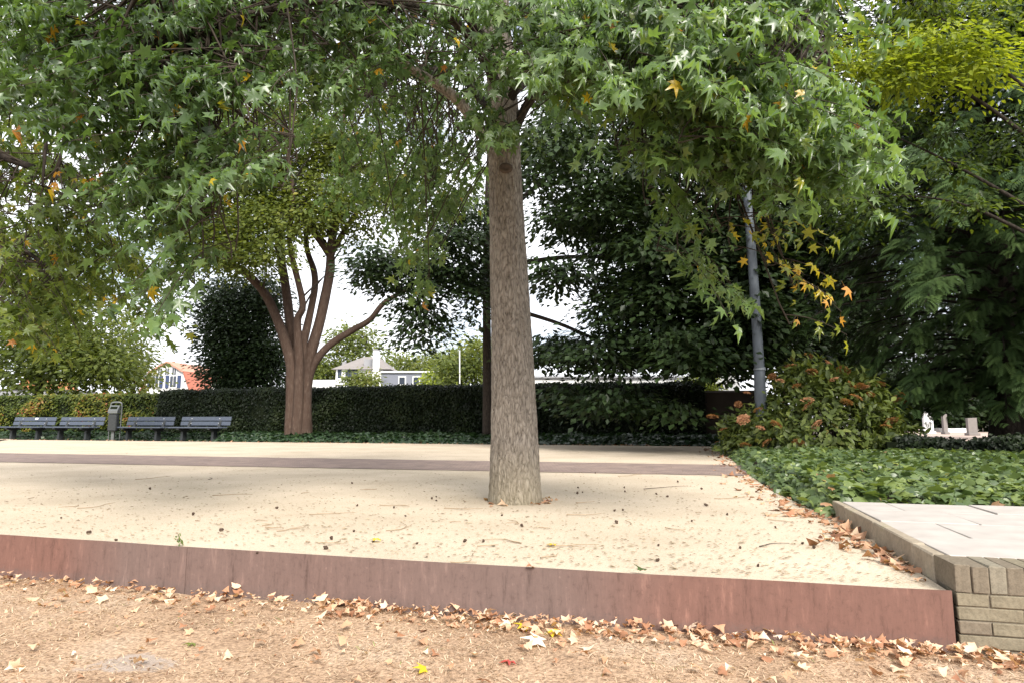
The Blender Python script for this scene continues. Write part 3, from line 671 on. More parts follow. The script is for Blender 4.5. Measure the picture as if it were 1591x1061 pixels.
# --- second sweetgum, trunk just outside the frame on the left
B2 = Vector((-6.1, 5.4, 0))
gum2 = empty('sweetgum_tree', B2, 'backlit olive and partly yellowing sweetgum branches hanging in from the left edge', 'tree')
tube_obj('trunk', [B2 + Vector((0, 0, -.05)), B2 + Vector((.03, 0, 1.5)), B2 + Vector((0, .03, 4)), B2 + Vector((0, 0, 7))], .19, .06, 'bark', gum2, 60, 24, bark_r)
l2 = [[B2 + Vector((0, 0, 2.4)), at_y(-80, 60, 5.2), at_y(40, 90, 4.9), at_y(82, 110, 4.8), at_y(74, 190, 4.7), at_y(66, 290, 4.65)],
      [B2 + Vector((0, 0, 2.0)), at_y(-120, 220, 5.2), at_y(20, 250, 5.0), at_y(140, 300, 5.0), at_y(210, 330, 5.1)],
      [B2 + Vector((0, 0, 2.8)), at_y(-60, 0, 5.4), at_y(60, 40, 5.3), at_y(190, 60, 5.5)],
      [B2 + Vector((0, 0, 1.7)), at_y(-100, 330, 5.3), at_y(20, 380, 5.2), at_y(110, 440, 5.2)],
      [at_y(82, 112, 4.8), at_y(50, 128, 4.75), at_y(10, 125, 4.7)], [at_y(80, 130, 4.8), at_y(100, 190, 4.75), at_y(92, 260, 4.7)]]
for i, c in enumerate(l2): tube_obj('limb', c, .05 if i < 4 else .02, .008, 'bark_dark', gum2, 24, 8)
LP2 = limb_points(l2); gl2, gt2 = Leaves(), Twigs()
for c, b in regions([(60, 330, 110, 90, 4.6, 6.0, 46, .02), (40, 200, 90, 70, 4.8, 6, 24, .06), (60, 100, 90, 70, 4.9, 6.2, 22, .08), (180, 60, 90, 60, 5, 6.5, 16, .08), (95, 425, 85, 45, 4.8, 5.8, 22, .06), (160, 380, 60, 40, 4.9, 5.8, 11, .04),
                     (180, 250, 70, 40, 5, 6.2, 13, .08), (50, 490, 45, 28, 4.8, 5.4, 6, .12), (-150, 250, 140, 220, 4.4, 6.4, 50, 0), (20, 420, 40, 90, 4.8, 5.6, 12, .04), (225, 440, 25, 45, 5, 5.6, 3, .12)]):
    o = c - B2; o.z = 0; o = o.normalized() + Vector((random.gauss(0, .45), random.gauss(0, .45), random.uniform(-.8, 0)))
    spray(gl2, gt2, c, o, random.randint(15, 25), .55 * random.uniform(.7, 1.3), .084, b, src=nearest_any(LP2, c))
for _ in range(30):
    a, r, z = random.uniform(0, 2 * math.pi), 2.4 * math.sqrt(random.random()), random.uniform(3.6, 6.5); c = B2 + Vector((r * math.cos(a), r * math.sin(a), z)); spray(gl2, gt2, c, (math.cos(a), math.sin(a), -.3), 18, .6, .13, 0, src=nearest_any(LP2, c))
autumn(gl2, .03)
gl2.build(gum2, 'star', 'gum_backlit', 'leaf', 'foliage', 300); gt2.build('twigs', 'twig', gum2)

# ================================================================== BACKGROUND TREES
def clumps(L, centres, m, rad, flat, size, var=.15, up=.7, droop=.3, tw=None, lp=None, tr=.012):
    for c, b in centres:
        q = rng.normal(size=(m, 3)) * np.array([rad, rad, rad * flat]); r2 = np.hypot(q[:, 0], q[:, 1]); q[:, 2] -= np.minimum(droop * r2 * r2 / rad * .5, .22)
        P = np.array(c) + q; tip = q * np.array([1, 1, .3]) / rad + np.array([0, 0, -.5]) + rnv(m) * .6; nr = np.array([0, -.25, up]) + rnv(m) * .55
        L.add(P, tip, nr, size * rng.uniform(.65, 1.3, m), .45 + b + rng.normal() * .09 + rng.normal(size=m) * var)
        if tw is not None:
            s = nearest(lp, c); mid = s.lerp(c, .5) + Vector((0, 0, .08 * (c - s).length)); tw.add(resample([s, mid, Vector(c)], 7), tr, tr * .25, 4)

# multi-stemmed reddish tree in front of the hedge
t2 = on_back(464, .75); Y2 = t2.y
mt = empty('multi_stem_tree', t2, 'spreading multi stemmed tree with fluted reddish trunk before the hedge', 'tree')
py = lambda x, y, dy=0: at_y(x, y, Y2 + dy)
def flute(a, f, p): return 1 + (.22 * math.cos(3 * a + .6) + .10 * math.cos(5 * a + 2)) * (1 - .5 * f) + .06 * noise.noise((math.cos(a) * 2, math.sin(a) * 2, p.z * 2))
tube_obj('trunk', [t2 + Vector((0, 0, -.1)), py(464, 640), py(465, 580), py(466, 545), py(468, 515)], .24, .2, 'bark_red', mt, 40, 48, flute)
fl2 = lambda a, f, p: 1 + .10 * math.cos(3 * a + p.z) + .06 * noise.noise((math.cos(a) * 4, math.sin(a) * 4, p.z * 3)) + .14 * noise.noise((math.cos(a) * 1.5, math.sin(a) * 1.5, p.z * 1.3))
l3 = [([t2 + Vector((-.21, -.10, -.1)), py(454, 620, -.1), py(453, 565, -.1), py(434, 505), py(410, 455), py(372, 418, -.5), py(335, 405, -1), py(270, 330, -1.5)], .21, .08),
      ([t2 + Vector((-.12, .2, -.1)), py(458, 620, .15), py(455, 560, .2), py(448, 480, .3), py(436, 400, .5), py(428, 330, .6), py(415, 240, .8), py(395, 120, 1)], .21, .07),
      ([t2 + Vector((.0, -.24, -.1)), py(464, 620, -.26), py(466, 565, -.3), py(462, 500, -.4), py(470, 470, -.6), py(450, 380, -1), py(455, 300, -1.5), py(440, 200, -1.8)], .17, .05),
      ([t2 + Vector((.19, -.08, -.1)), py(474, 620, -.08), py(478, 570), py(499, 490), py(512, 420), py(514, 380), py(526, 320, .1), py(530, 220, .3), py(545, 110, .4)], .22, .07),
      ([py(513, 395), py(495, 370), py(465, 335), py(445, 290), py(432, 230)], .14, .05),
      ([t2 + Vector((.26, .05, -.1)), py(477, 620, .05), py(484, 575), py(508, 540), py(545, 515), py(575, 497), py(598, 470), py(642, 443), py(690, 400)], .16, .05),
      ([py(470, 540), py(490, 440, .3), py(476, 380, .6), py(480, 310, .9), py(500, 200, 1.2)], .13, .03), ([py(515, 395), py(540, 350, .2), py(575, 300, .5), py(600, 230, .6)], .10, .03)]
for c, r0, r1 in l3: tube_obj('limb', c, r0, r1, 'bark_red', mt, 44, 16, fl2)
lp3 = limb_points([c for c, _, _ in l3]); ml, mtw = Leaves(), Twigs()
cs = regions([(420, 150, 190, 120, 18, 23, 95, 0), (320, 260, 110, 110, 18, 22, 60, -.05), (450, 290, 100, 70, 19, 22, 42, .05), (330, 360, 70, 40, 18.5, 21, 24, -.02), (560, 170, 120, 100, 19, 23, 50, .03), (600, 280, 60, 40, 19, 22, 13, .05), (250, 330, 60, 40, 18.5, 21, 12, 0),
              (420, -20, 220, 80, 18, 23, 60, 0), (500, 330, 50, 30, 20, 22, 5, 0), (540, 360, 30, 20, 20, 22, 3, 0), (225, 440, 40, 60, 19, 21, 6, -.05), (222, 520, 14, 30, 19, 20, 3, -.1), (390, 390, 40, 25, 18, 20, 7, 0)])
cs += regions([(430, 200, 150, 110, 20, 23.5, 60, -.05), (470, 310, 90, 45, 19, 22, 20, .05), (330, 300, 90, 70, 20, 23, 34, -.1), (560, 260, 70, 60, 19, 22, 22, .05), (340, 375, 65, 35, 17.5, 19.5, 18, .0), (425, 345, 60, 40, 17.8, 19.8, 18, .08), (490, 315, 45, 35, 18.5, 20, 12, .08), (580, 320, 45, 30, 19, 21, 8, .1)])
for c_, r0_, r1_ in l3[:5] + l3[7:]:
    rp = resample(c_, 30)
    for k_ in range(15, 29, 2):
        a_ = random.uniform(0, 6.28); e_ = rp[k_] + Vector((math.cos(a_), math.sin(a_) * .6, random.uniform(.4, 1.1))) * random.uniform(.7, 1.7); mtw.add(resample([rp[k_], rp[k_].lerp(e_, .5) + Vector((random.gauss(0, .12), 0, .1)), e_], 7), .035, .008, 5)
clumps(ml, cs, 110, .42, .55, .15, tw=mtw, lp=lp3, tr=.02)
ml.build(mt, 'quad', 'lime', 'leaf', 'foliage'); mtw.build('twigs', 'bark_dark', mt)

# dark beech behind the central trunk
t3 = on_back(757, .9); Y3 = t3.y
bt = empty('dark_tree', t3, 'dark leaved tree with thin trunk half hidden behind the central trunk', 'tree')
q = lambda x, y, dy=0: at_y(x, y, Y3 + dy)
l4 = [([t3 + Vector((0, 0, -.1)), q(757, 600), q(756, 450), q(757, 330), q(765, 150), q(775, -100)], .15, .06),
      ([q(757, 360), q(860, 270, -1), q(980, 220, -2), q(1120, 210, -3)], .08, .02), ([q(757, 420), q(880, 400, -1.2), q(1000, 410, -2.2), q(1140, 480, -3)], .08, .02), ([q(757, 470), q(860, 500, -1), q(960, 540, -2), q(1090, 570, -2.8)], .07, .02),
      ([q(757, 380), q(700, 370, .2), q(620, 400, .4)], .06, .02), ([q(757, 300), q(880, 160, -1), q(1000, 110, -2)], .08, .02), ([q(757, 400), q(720, 430, 0), q(670, 480, .2)], .05, .02)]
for i, (c, r0, r1) in enumerate(l4): tube_obj('trunk' if i == 0 else 'limb', c, r0, r1, 'bark_dark', bt, 30, 12)
lp4 = limb_points([c for c, _, _ in l4]); bl, btw = Leaves(), Twigs()
cs = regions([(940, 210, 120, 70, 12.5, 17, 62, .05), (1080, 260, 110, 90, 12, 16, 78, 0), (960, 330, 110, 55, 12.5, 16.5, 54, .08), (1080, 400, 110, 70, 12, 16, 62, 0), (950, 450, 90, 40, 13, 16.5, 24, 0), (1060, 490, 110, 45, 12, 15.5, 50, -.02), (960, 545, 100, 18, 13, 16, 26, -.08),
              (1105, 545, 85, 25, 12, 15, 28, .1), (870, 400, 30, 30, 13.5, 16, 7, 0), (845, 540, 30, 20, 14, 16, 6, -.05), (850, 250, 40, 60, 13, 17, 18, .05), (1170, 350, 60, 150, 12, 15, 50, -.02), (1180, 500, 40, 50, 12, 14.5, 20, .05),
              (715, 350, 40, 50, 16, 18.5, 26, -.05), (610, 410, 55, 38, 17, 18.5, 30, -.05), (690, 420, 45, 32, 16.5, 18.5, 18, -.05), (660, 490, 38, 45, 17, 18.5, 17, .05), (740, 420, 20, 70, 16.5, 18, 14, -.05), (1000, 80, 200, 70, 13, 17, 50, 0), (960, 615, 60, 14, 13, 14.5, 10, -.05), (1055, 630, 16, 10, 12.5, 13.5, 2, .1), (895, 610, 30, 16, 13.5, 15, 4, -.05), (1240, 300, 50, 180, 12.5, 15, 40, -.05)])
cs += regions([(1010, 250, 190, 100, 16.5, 19, 52, -.2), (1070, 400, 140, 90, 16, 18.5, 44, -.2), (1060, 505, 130, 45, 15.5, 18, 36, -.2), (1200, 400, 80, 180, 15.5, 18, 60, -.2), (900, 545, 60, 18, 16, 18, 10, -.2), (960, 400, 40, 60, 16, 18.5, 16, -.2), (980, 130, 150, 50, 16, 19, 36, -.2)])  # backing layer: negative bias paints the darkness inside the crown
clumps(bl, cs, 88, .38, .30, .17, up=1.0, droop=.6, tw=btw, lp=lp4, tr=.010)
bl.build(bt, 'quad', 'beech', 'leaf', 'foliage'); btw.build('twigs', 'bark_dark', bt)

# feathery conifer at the right
t5 = Vector((9.55, 12.4, -.03))
cf = empty('conifer_tree', t5, 'large dark feathery conifer filling the right side behind the ivy', 'tree')
tube_obj('trunk', [t5, t5 + Vector((0, 0, 1)), t5 + Vector((.05, 0, 4)), t5 + Vector((0, 0, 11))], .42, .06, 'bark_dark', cf, 40, 20, lambda a, f, p: 1 + .12 * math.cos(5 * a) * (1 - f) + .1 * noise.noise((math.cos(a) * 3, math.sin(a) * 3, p.z)))
cl, ct = Leaves(), Twigs()
for k in range(300):
    z = .95 + 9.0 * (k / 300) + random.uniform(-.1, .1); a = k * 2.39996 + random.uniform(-.3, .3)
    ln = (4.1 if z < 5 else 4.1 * (12 - z) / 7) * random.uniform(.74, 1.08); d = Vector((math.cos(a), math.sin(a), 0))
    if d.y > .75 and random.random() < .5: continue
    if z < 2.7 and d.x < .2: ln *= .50 + .1 * z
    o = t5 + Vector((0, 0, z)); pts = resample([o, o + d * ln * .4 + Vector((0, 0, .22)), o + d * ln * .8 + Vector((0, 0, .02)), o + d * ln + Vector((0, 0, -.25 * ln * .5))], 12)
    ct.add(pts, .03, .006, 5)
    m = int(75 * ln / 3.3) + 14
    s = rng.random(m) ** .7 * .85 + .15; ii = np.minimum((s * 11).astype(int), 10); A_ = np.array([tuple(p) for p in pts]); base = A_[ii] + (A_[ii + 1] - A_[ii]) * (s * 11 - ii)[:, None]
    sg = rng.choice([-1, 1], m); side = np.array([-d.y, d.x, 0]); tip = np.array(d) * .8 + side * sg[:, None] * rng.uniform(.1, 1.1, m)[:, None] + np.stack([np.zeros(m), np.zeros(m), rng.uniform(-1.0, -.05, m)], 1)
    off = side[None] * sg[:, None] * rng.uniform(0, .5, m)[:, None] * (1.15 - s)[:, None] + np.stack([np.zeros(m), np.zeros(m), rng.normal(size=m) * .11], 1)
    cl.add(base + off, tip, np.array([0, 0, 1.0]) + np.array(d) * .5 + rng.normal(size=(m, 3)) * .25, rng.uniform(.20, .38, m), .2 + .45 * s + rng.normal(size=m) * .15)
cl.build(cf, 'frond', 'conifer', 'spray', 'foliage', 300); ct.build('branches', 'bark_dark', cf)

# yellow-green layered tree, trunk outside the frame on the right
t6 = Vector((7.6, 7.4, -.03))
yt = empty('yellow_tree', t6, 'bright yellow green layered foliage reaching in at the top right', 'tree')
l6 = [[t6, t6 + Vector((.05, 0, 2)), t6 + Vector((-.1, 0, 4)), t6 + Vector((-.2, 0, 7))], [t6 + Vector((0, 0, 2.6)), at_y(1580, 200, 7.6), at_y(1470, 130, 7.8), at_y(1350, 85, 8), at_y(1270, 110, 8)], [t6 + Vector((0, 0, 3.4)), at_y(1560, 110, 7.5), at_y(1500, 50, 7.6), at_y(1420, 10, 7.8)],
      [t6 + Vector((0, 0, 2.2)), at_y(1560, 300, 7.7), at_y(1450, 240, 8), at_y(1340, 190, 8.2)], [t6 + Vector((0, 0, 1.9)), at_y(1570, 350, 7.8), at_y(1460, 310, 8), at_y(1340, 305, 8.2)]]
for i, c in enumerate(l6): tube_obj('trunk' if i == 0 else 'limb', c, .16 if i == 0 else .030, .05 if i == 0 else .006, 'bark_dark', yt, 26, 10)
yl, yw = Leaves(), Twigs()
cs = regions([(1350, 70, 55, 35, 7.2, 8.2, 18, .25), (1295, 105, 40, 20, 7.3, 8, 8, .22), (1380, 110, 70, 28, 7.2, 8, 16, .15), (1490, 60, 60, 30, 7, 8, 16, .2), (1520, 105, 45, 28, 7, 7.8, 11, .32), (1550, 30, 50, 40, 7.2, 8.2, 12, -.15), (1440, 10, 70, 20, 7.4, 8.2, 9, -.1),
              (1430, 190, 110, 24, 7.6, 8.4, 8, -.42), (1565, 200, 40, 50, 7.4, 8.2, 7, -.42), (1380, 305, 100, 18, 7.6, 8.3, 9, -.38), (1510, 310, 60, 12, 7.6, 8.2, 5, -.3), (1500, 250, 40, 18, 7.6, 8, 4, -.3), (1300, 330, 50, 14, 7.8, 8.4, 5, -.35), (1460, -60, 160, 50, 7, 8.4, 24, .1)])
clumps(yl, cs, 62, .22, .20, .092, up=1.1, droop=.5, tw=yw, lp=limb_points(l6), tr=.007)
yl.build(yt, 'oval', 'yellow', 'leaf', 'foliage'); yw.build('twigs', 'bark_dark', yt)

# trees beyond the hedge
def far_tree(name, label, x, Y, regs, mat, m=110, rad=.9, size=.26, trunk=.2, flat=.7, up=.6):
    b = at_y(x, 640, Y); b.z = -.03; r = empty(name, b, label, 'tree', 'trees beyond the hedge')
    cs = regions(regs); topz = max(c.z for c, _ in cs)
    lim = [[b, b + Vector((0, 0, topz * .4)), b + Vector((.1, 0, topz * .9))]]
    tube_obj('trunk', lim[0], trunk, trunk * .35, 'bark_dark', r, 16, 8)
    L, T = Leaves(), Twigs(); clumps(L, cs, m, rad, flat, size, up=up, tw=T, lp=np.array([tuple(p) for p in resample(lim[0], 30)[6:]]), tr=.03)
    L.build(r, 'quad', mat, 'leaf', 'crown'); T.build('branches', 'bark_dark', r); return r
far_tree('broadleaf_tree', 'broad dark green tree beyond the hedge at the left edge', 58, 32, [(90, 500, 100, 60, 29, 35, 55, -.1), (50, 560, 70, 35, 29, 35, 26, -.15), (150, 555, 50, 35, 29, 33, 26, .0), (100, 400, 110, 60, 30, 35, 36, -.1), (20, 480, 60, 60, 30, 35, 22, -.1)], 'lime', 130, .75, .24)
far_tree('willow_tree', 'pale drooping willow beside the white gabled house', 205, 38, [(205, 580, 26, 22, 37, 40, 16, .25), (214, 560, 12, 30, 37, 40, 6, .15), (190, 545, 18, 25, 37, 40, 7, .05)], 'lime', 110, .5, .22, .12, 1.4)
far_tree('evergreen_tree', 'dense dark evergreen left of the reddish trunk', 360, 30, [(374, 480, 46, 34, 28.5, 31, 34, -.05), (374, 530, 48, 40, 28.5, 31, 46, 0), (376, 580, 46, 24, 28.5, 31, 34, .05), (415, 560, 35, 45, 28.5, 31, 30, .2), (372, 448, 40, 14, 28.5, 31, 14, -.05), (332, 480, 14, 34, 28.5, 30, 14, -.02), (336, 550, 12, 40, 28.5, 30, 14, .02), (420, 470, 14, 40, 28.5, 30, 12, 0)], 'beech', 150, .45, .17, .25, .9)
far_tree('small_tree', 'light green tree rising left of grey roofed house', 565, 72, [(555, 535, 28, 24, 70, 76, 20, .1), (520, 570, 22, 22, 70, 76, 14, .05), (490, 580, 25, 20, 70, 76, 12, 0)], 'lime', 120, 1.0, .42)
far_tree('small_tree', 'light green tree beside the pale post over the hedge', 738, 44, [(742, 560, 18, 34, 42, 46, 22, .1), (718, 575, 22, 18, 42, 46, 12, .0), (700, 570, 14, 18, 42, 46, 6, .05)], 'lime', 110, .6, .27)
far_tree('small_tree', 'hazy treetops between the houses above grey flat roof', 640, 95, [(620, 565, 35, 9, 90, 100, 12, .1), (670, 570, 30, 10, 90, 100, 12, .15), (690, 560, 20, 10, 90, 100, 6, .05)], 'lime', 120, 1.2, .5)
far_tree('garden_bush', 'round green bush at the foot of the grey roofed house', 566, 52, [(566, 590, 20, 10, 51, 53, 10, .2)], 'lime', 120, .5, .28, .08)
far_tree('garden_bush', 'green bush in front of the grey flat roofed building', 683, 50, [(683, 586, 16, 9, 49, 51, 9, .3)], 'yellow', 120, .5, .28, .08)
far_tree('golden_bush', 'bright yellow bush above the hedge beside white building', 1085, 30, [(1085, 595, 20, 9, 29.5, 30.5, 14, .3)], 'yellow', 120, .28, .15, .06)
far_tree('dark_bush', 'dark foliage mass behind the gravestones', 1480, 44, [(1470, 605, 120, 34, 42, 46, 80, -.1), (1600, 590, 70, 50, 42, 46, 46, -.1), (1390, 625, 50, 20, 42, 46, 26, -.1), (1500, 640, 90, 10, 43, 46, 30, -.1)], 'beech', 140, .8, .38)
far_tree('backdrop_tree', 'tall dark tree behind the lamp post', 1250, 24, [(1240, 480, 80, 90, 22, 25, 70, -.1), (1300, 560, 70, 60, 22, 25, 40, -.1), (1270, 380, 80, 80, 22, 25, 40, -.1), (1330, 450, 60, 80, 22, 25, 30, -.1), (1270, 60, 60, 60, 22, 25, 26, -.1), (1320, 200, 70, 80, 22, 25, 34, -.1), (1420, 60, 90, 80, 22, 25, 34, -.1), (1440, 240, 90, 80, 22, 25, 34, -.1), (1420, 400, 110, 110, 22, 25, 50, -.1), (1540, 330, 60, 160, 22, 25, 44, -.1), (1440, 530, 100, 50, 22, 25, 34, -.1), (1560, 500, 70, 90, 22, 25, 50, -.1)], 'beech', 130, .6, .2)

# ================================================================== FLOWERING SHRUB, LAMP POST, GRAVES
sb = at_z(1270, 708)
sh = empty('flowering_shrub', sb, 'rounded shrub covered in faded orange flower heads beside lamp post', 'shrub')
sl_, stw = Leaves(), Twigs()
def shell(n):
    out = []
    while len(out) < n:
        a = random.uniform(0, 2 * math.pi); e = math.asin(random.random()); r = random.uniform(.80, 1.02)
        p = Vector((1.62 * math.cos(a) * math.cos(e), 1.15 * math.sin(a) * math.cos(e), 1.52 * math.sin(e))) * r
        p += p.normalized() * .22 * noise.noise(p * 1.4)
        if p.x < -.7: p.z *= .72
        out.append((sb + p, p.normalized()))
    return out
for c, d in shell(950):
    m = 9; q_ = rng.normal(size=(m, 3)) * .085
    tip = np.array(d) * .7 + rnv(m) * .8 + np.array([0, 0, -.5]); sl_.add(np.array(c) + q_ + np.array([0, 0, .05]), tip, np.array(d) + np.array([0, 0, .6]) + rnv(m) * .6, .15 * rng.uniform(.6, 1.25, m), .40 + random.gauss(0, .12) + rng.normal(size=m) * .16)
for k in range(60):
    a = random.uniform(0, 2 * math.pi); e = random.uniform(.5, 1.4); dd = Vector((1.5 * math.cos(a) * math.cos(e), 1.0 * math.sin(a) * math.cos(e), 1.4 * math.sin(e))); stw.add(resample([sb + Vector((.3 * math.cos(a), .3 * math.sin(a), -.02)), sb + dd * .5 + Vector((0, 0, .1)), sb + dd], 8), .012, .004)
sl_.build(sh, 'oval', 'shrub', 'leaf', 'foliage', 300); stw.build('stems', 'twig', sh)
# flower heads: flat domes of small florets
fv = []; ft = []; fa = []
for k in range(46):
    a = k * 2.4; r = .5 * math.sqrt(k / 46); c = np.array((r * math.cos(a), r * math.sin(a), .22 * (1 - 3 * r * r) + random.uniform(-.05, .05))); b = len(fv); an = random.uniform(0, 6.28)
    for j in range(4): fv.append(tuple(c + np.array((.11 * math.cos(an + j * 1.57), .11 * math.sin(an + j * 1.57), random.uniform(-.05, .05)))))
    ft += [(b, b + 1, b + 2), (b, b + 2, b + 3)]; fa += [random.random()] * 4
fmesh = np_mesh('flower_head', np.array(fv), np.array(ft), np.array(fa))
fpx = [(1257, 553), (1287, 567), (1200, 585), (1212, 592), (1262, 578), (1310, 576), (1323, 598), (1345, 602), (1352, 613), (1330, 618), (1315, 625), (1255, 622), (1256, 632), (1390, 618), (1398, 625), (1147, 628), (1178, 637), (1107, 648), (1125, 668), (1155, 652), (1181, 665), (1205, 660), (1270, 660), (1193, 688), (1158, 692), (1377, 663), (1386, 655), (1408, 705), (1238, 600), (1296, 590), (1365, 598), (1228, 570), (1400, 612), (1338, 600), (1160, 611), (1240, 688)]
for x, y in fpx:
    r = ray(x, y); lo, hi = sb.y - 1.6, sb.y + .6; best = None
    for k in range(60):
        Yk = lo + (hi - lo) * k / 59; p = at_y(x, y, Yk) - sb
        if (p.x / 1.66) ** 2 + (p.y / 1.18) ** 2 + (p.z / 1.55) ** 2 <= 1.06: best = Yk; break
    if best is None: best = sb.y
    o = link('flower_head', fmesh, 'flower', sh, at_y(x, y, best - .14) - sb); s_ = random.uniform(.14, .23); o.scale = (s_, s_, s_); o.rotation_euler = (random.uniform(.1, .9), random.uniform(-.4, .4), random.uniform(0, 6))

lp_ = at_z(1186, 700); lam = empty('lamp_post', (lp_.x, 11.6, -.03), 'slate grey steel lamp post rising behind the flowering shrub', 'lamp post'); LY = 11.6
b0 = at_y(1181, 600, LY); lam.location.x = b0.x + .02
lx = lam.location
pt = lambda x, y: at_y(x, y, LY)
tube_obj('lower_shaft', [Vector((lx.x + .02, LY, -.03)), pt(1182, 628), pt(1180, 574)], .103, .098, 'lamp', lam, 8, 24)
tube_obj('band', [pt(1180, 575), pt(1180, 573), pt(1179.8, 571.5)], .106, .106, 'lampband', lam, 4, 24)
tube_obj('upper_shaft', [pt(1179.8, 572), pt(1172, 450), pt(1164, 340), pt(1155, 200), pt(1149, 100)], .090, .070, 'lamp', lam, 20, 24)
tube_obj('lamp_head', [pt(1149, 100), pt(1148, 88), pt(1147, 60), pt(1146, 50)], .10, .22, 'lamp', lam, 8, 24)

def grave(name, x, y, wpx, hpx, label, mat, rounded):
    b = at_z(x, y, -.02); s = b.y / F; w, h = wpx * s, hpx * s; r = empty(name, b, label, 'gravestone')
    bm = bmesh.new(); prof = [(-w / 2, 0), (w / 2, 0), (w / 2, h * .8)] + ([(w / 2 * math.cos(a), h * .8 + h * .2 * math.sin(a)) for a in np.linspace(.2, math.pi - .2, 9)] if rounded else [(w / 2, h), (-w / 2, h * .97)]) + [(-w / 2, h * .8)]
    f = bm.faces.new([bm.verts.new((p[0], -.08, p[1] + .1)) for p in prof]); e = bmesh.ops.extrude_face_region(bm, geom=[f]); bmesh.ops.translate(bm, vec=(0, .16, 0), verts=[g for g in e['geom'] if isinstance(g, bmesh.types.BMVert)]); bmesh.ops.recalc_face_normals(bm, faces=bm.faces)
    bm_obj('headstone', bm, mat, r); box_obj('plinth', (0, 0, .06), (w * 1.25, .34, .12), mat, r, bevel=.01)
grave('gravestone', 1443, 673, 14, 38, 'round topped white marble gravestone on the gravel', 'marble', True)
grave('gravestone', 1511, 676, 14, 24, 'square grey gravestone nearest the dark conifer trunk', 'stone', False)
grave('gravestone', 1469, 674, 6, 28, 'thin dark grave post right of the white gravestone', 'stone', False)
gb = at_z(1487, 671, -.02); gk = empty('grave_border', gb, 'low white stone grave border between the two grey gravestones', 'grave border')
for dx, dy, sx, sy in ((0, 0, 1.6, .15), (0, 1.9, 1.6, .15), (-.72, .95, .15, 1.74), (.72, .95, .15, 1.74)): box_obj('border_stone', (dx, dy, .12), (sx, sy, .26), 'marble', gk, bevel=.01)
# low dark hedge under the conifer
a, b = at_z(1400, 716), at_z(1700, 722); lh = empty('low_hedge', (a + b) / 2, 'low dark ragged hedge under the feathery conifer', 'hedge')
bm = bmesh.new(); box(bm, (0, 0.4, .14), ((b - a).length, .5, .28), math.atan2((b - a).y, (b - a).x)); bm_obj('dark_core', bm, 'core', lh)  # solid dark block added as filler under the leaf layer
L = Leaves(); surf_leaves(L, 5000, a, b, .33, .7, .085, -.2); L.build(lh, 'quad', 'hedge', 'leaf', 'foliage')

# ================================================================== BENCHES AND LITTER BIN
def bench_proto(plaque=False):
    r = bpy.data.objects.new('park_bench', None); C.objects.link(r)
    for z, yy in ((.56, .31), (.715, .35)):
        p = box_obj('back_plank', (0, yy, z), (1.96, .045, .135), 'bench', r, tilt=-.22, bevel=.008)
        for x in (-.55, .55): 
            bm = bmesh.new(); bmesh.ops.create_cone(bm, segments=10, radius1=.022, radius2=.018, depth=.02, cap_ends=True, matrix=Matrix.Translation((x, -.03, 0)) @ Matrix.Rotation(math.pi / 2, 4, 'X')); bm_obj('bolt', bm, 'bolt', p)
    for yy in (-.2, -.045, .11): box_obj('seat_plank', (0, yy, .43), (1.96, .135, .045), 'bench', r, bevel=.008)
    for x in (-.6, .6):
        bm = bmesh.new(); f = bm.faces.new([bm.verts.new((x - .045, yy, zz)) for yy, zz in ((-.06, 0), (.14, 0), (.12, .3), (.25, .34), (.40, .74), (.36, .76), (.19, .405), (-.25, .405), (-.25, .37), (-.04, .3))])
        e = bmesh.ops.extrude_face_region(bm, geom=[f]); bmesh.ops.translate(bm, vec=(.09, 0, 0), verts=[g for g in e['geom'] if isinstance(g, bmesh.types.BMVert)]); bmesh.ops.recalc_face_normals(bm, faces=bm.faces); bm_obj('leg', bm, 'iron', r)
    if plaque: box_obj('plaque', (.1, .315, .73), (.14, .006, .07), 'marble', r, tilt=-.22)
    return r
def copy_tree(o, parent=None):
    c = o.copy(); C.objects.link(c); c.parent = parent
    for ch in list(o.children): copy_tree(ch, c)
    return c
proto = bench_proto()
labs = ['blue black plank bench at the left edge with a small white plaque', 'blue black plank bench just left of the litter bin', 'blue black plank bench just right of the litter bin', 'blue black plank bench farthest right in the row']
for i, x in enumerate((36, 111, 219, 306)):
    o = bench_proto(True) if i == 0 else (proto if i == 1 else copy_tree(proto))
    p = on_back(x, .62); o.location = (p.x, p.y, 0); o.rotation_euler = (0, 0, BANG); tag(o, labs[i], 'bench', 'benches along the hedge')
bp = on_back(173, .35); bn_ = empty('litter_bin', bp, 'dark grey litter bin on a bent tube stand between the benches', 'litter bin', rz=BANG + .5)
bm = bmesh.new(); box(bm, (0, 0, .62), (.40, .34, .62), bevel=.04); bm_obj('bin_body', bm, 'iron', bn_)
bm = bmesh.new(); f = bm.faces.new([bm.verts.new((-.21, yy, zz)) for yy, zz in ((-.2, .94), (.18, .94), (.18, 1.22), (.05, 1.22), (-.2, 1.03))]); e = bmesh.ops.extrude_face_region(bm, geom=[f]); bmesh.ops.translate(bm, vec=(.42, 0, 0), verts=[g for g in e['geom'] if isinstance(g, bmesh.types.BMVert)]); bmesh.ops.recalc_face_normals(bm, faces=bm.faces); hood = bm_obj('bin_hood', bm, 'galv', bn_)
box_obj('opening_shade', (0, -.085, 1.135), (.30, .01, .12), 'core', hood, tilt=-.92)  # thin dark plate painted as the shade inside the bin mouth
for x in (-.24, .24):
    pass
bn_.scale = (.68, .8, .96)
tube_obj('tube_frame', [bp + Vector(p) for p in ((-.25, .19, 0), (-.25, .19, .6), (-.25, .19, 1.2), (-.19, .19, 1.31), (0, .19, 1.33), (.19, .19, 1.31), (.25, .19, 1.2), (.25, .19, .6), (.25, .19, 0))], .03, .03, 'galv', bn_, 60, 10)
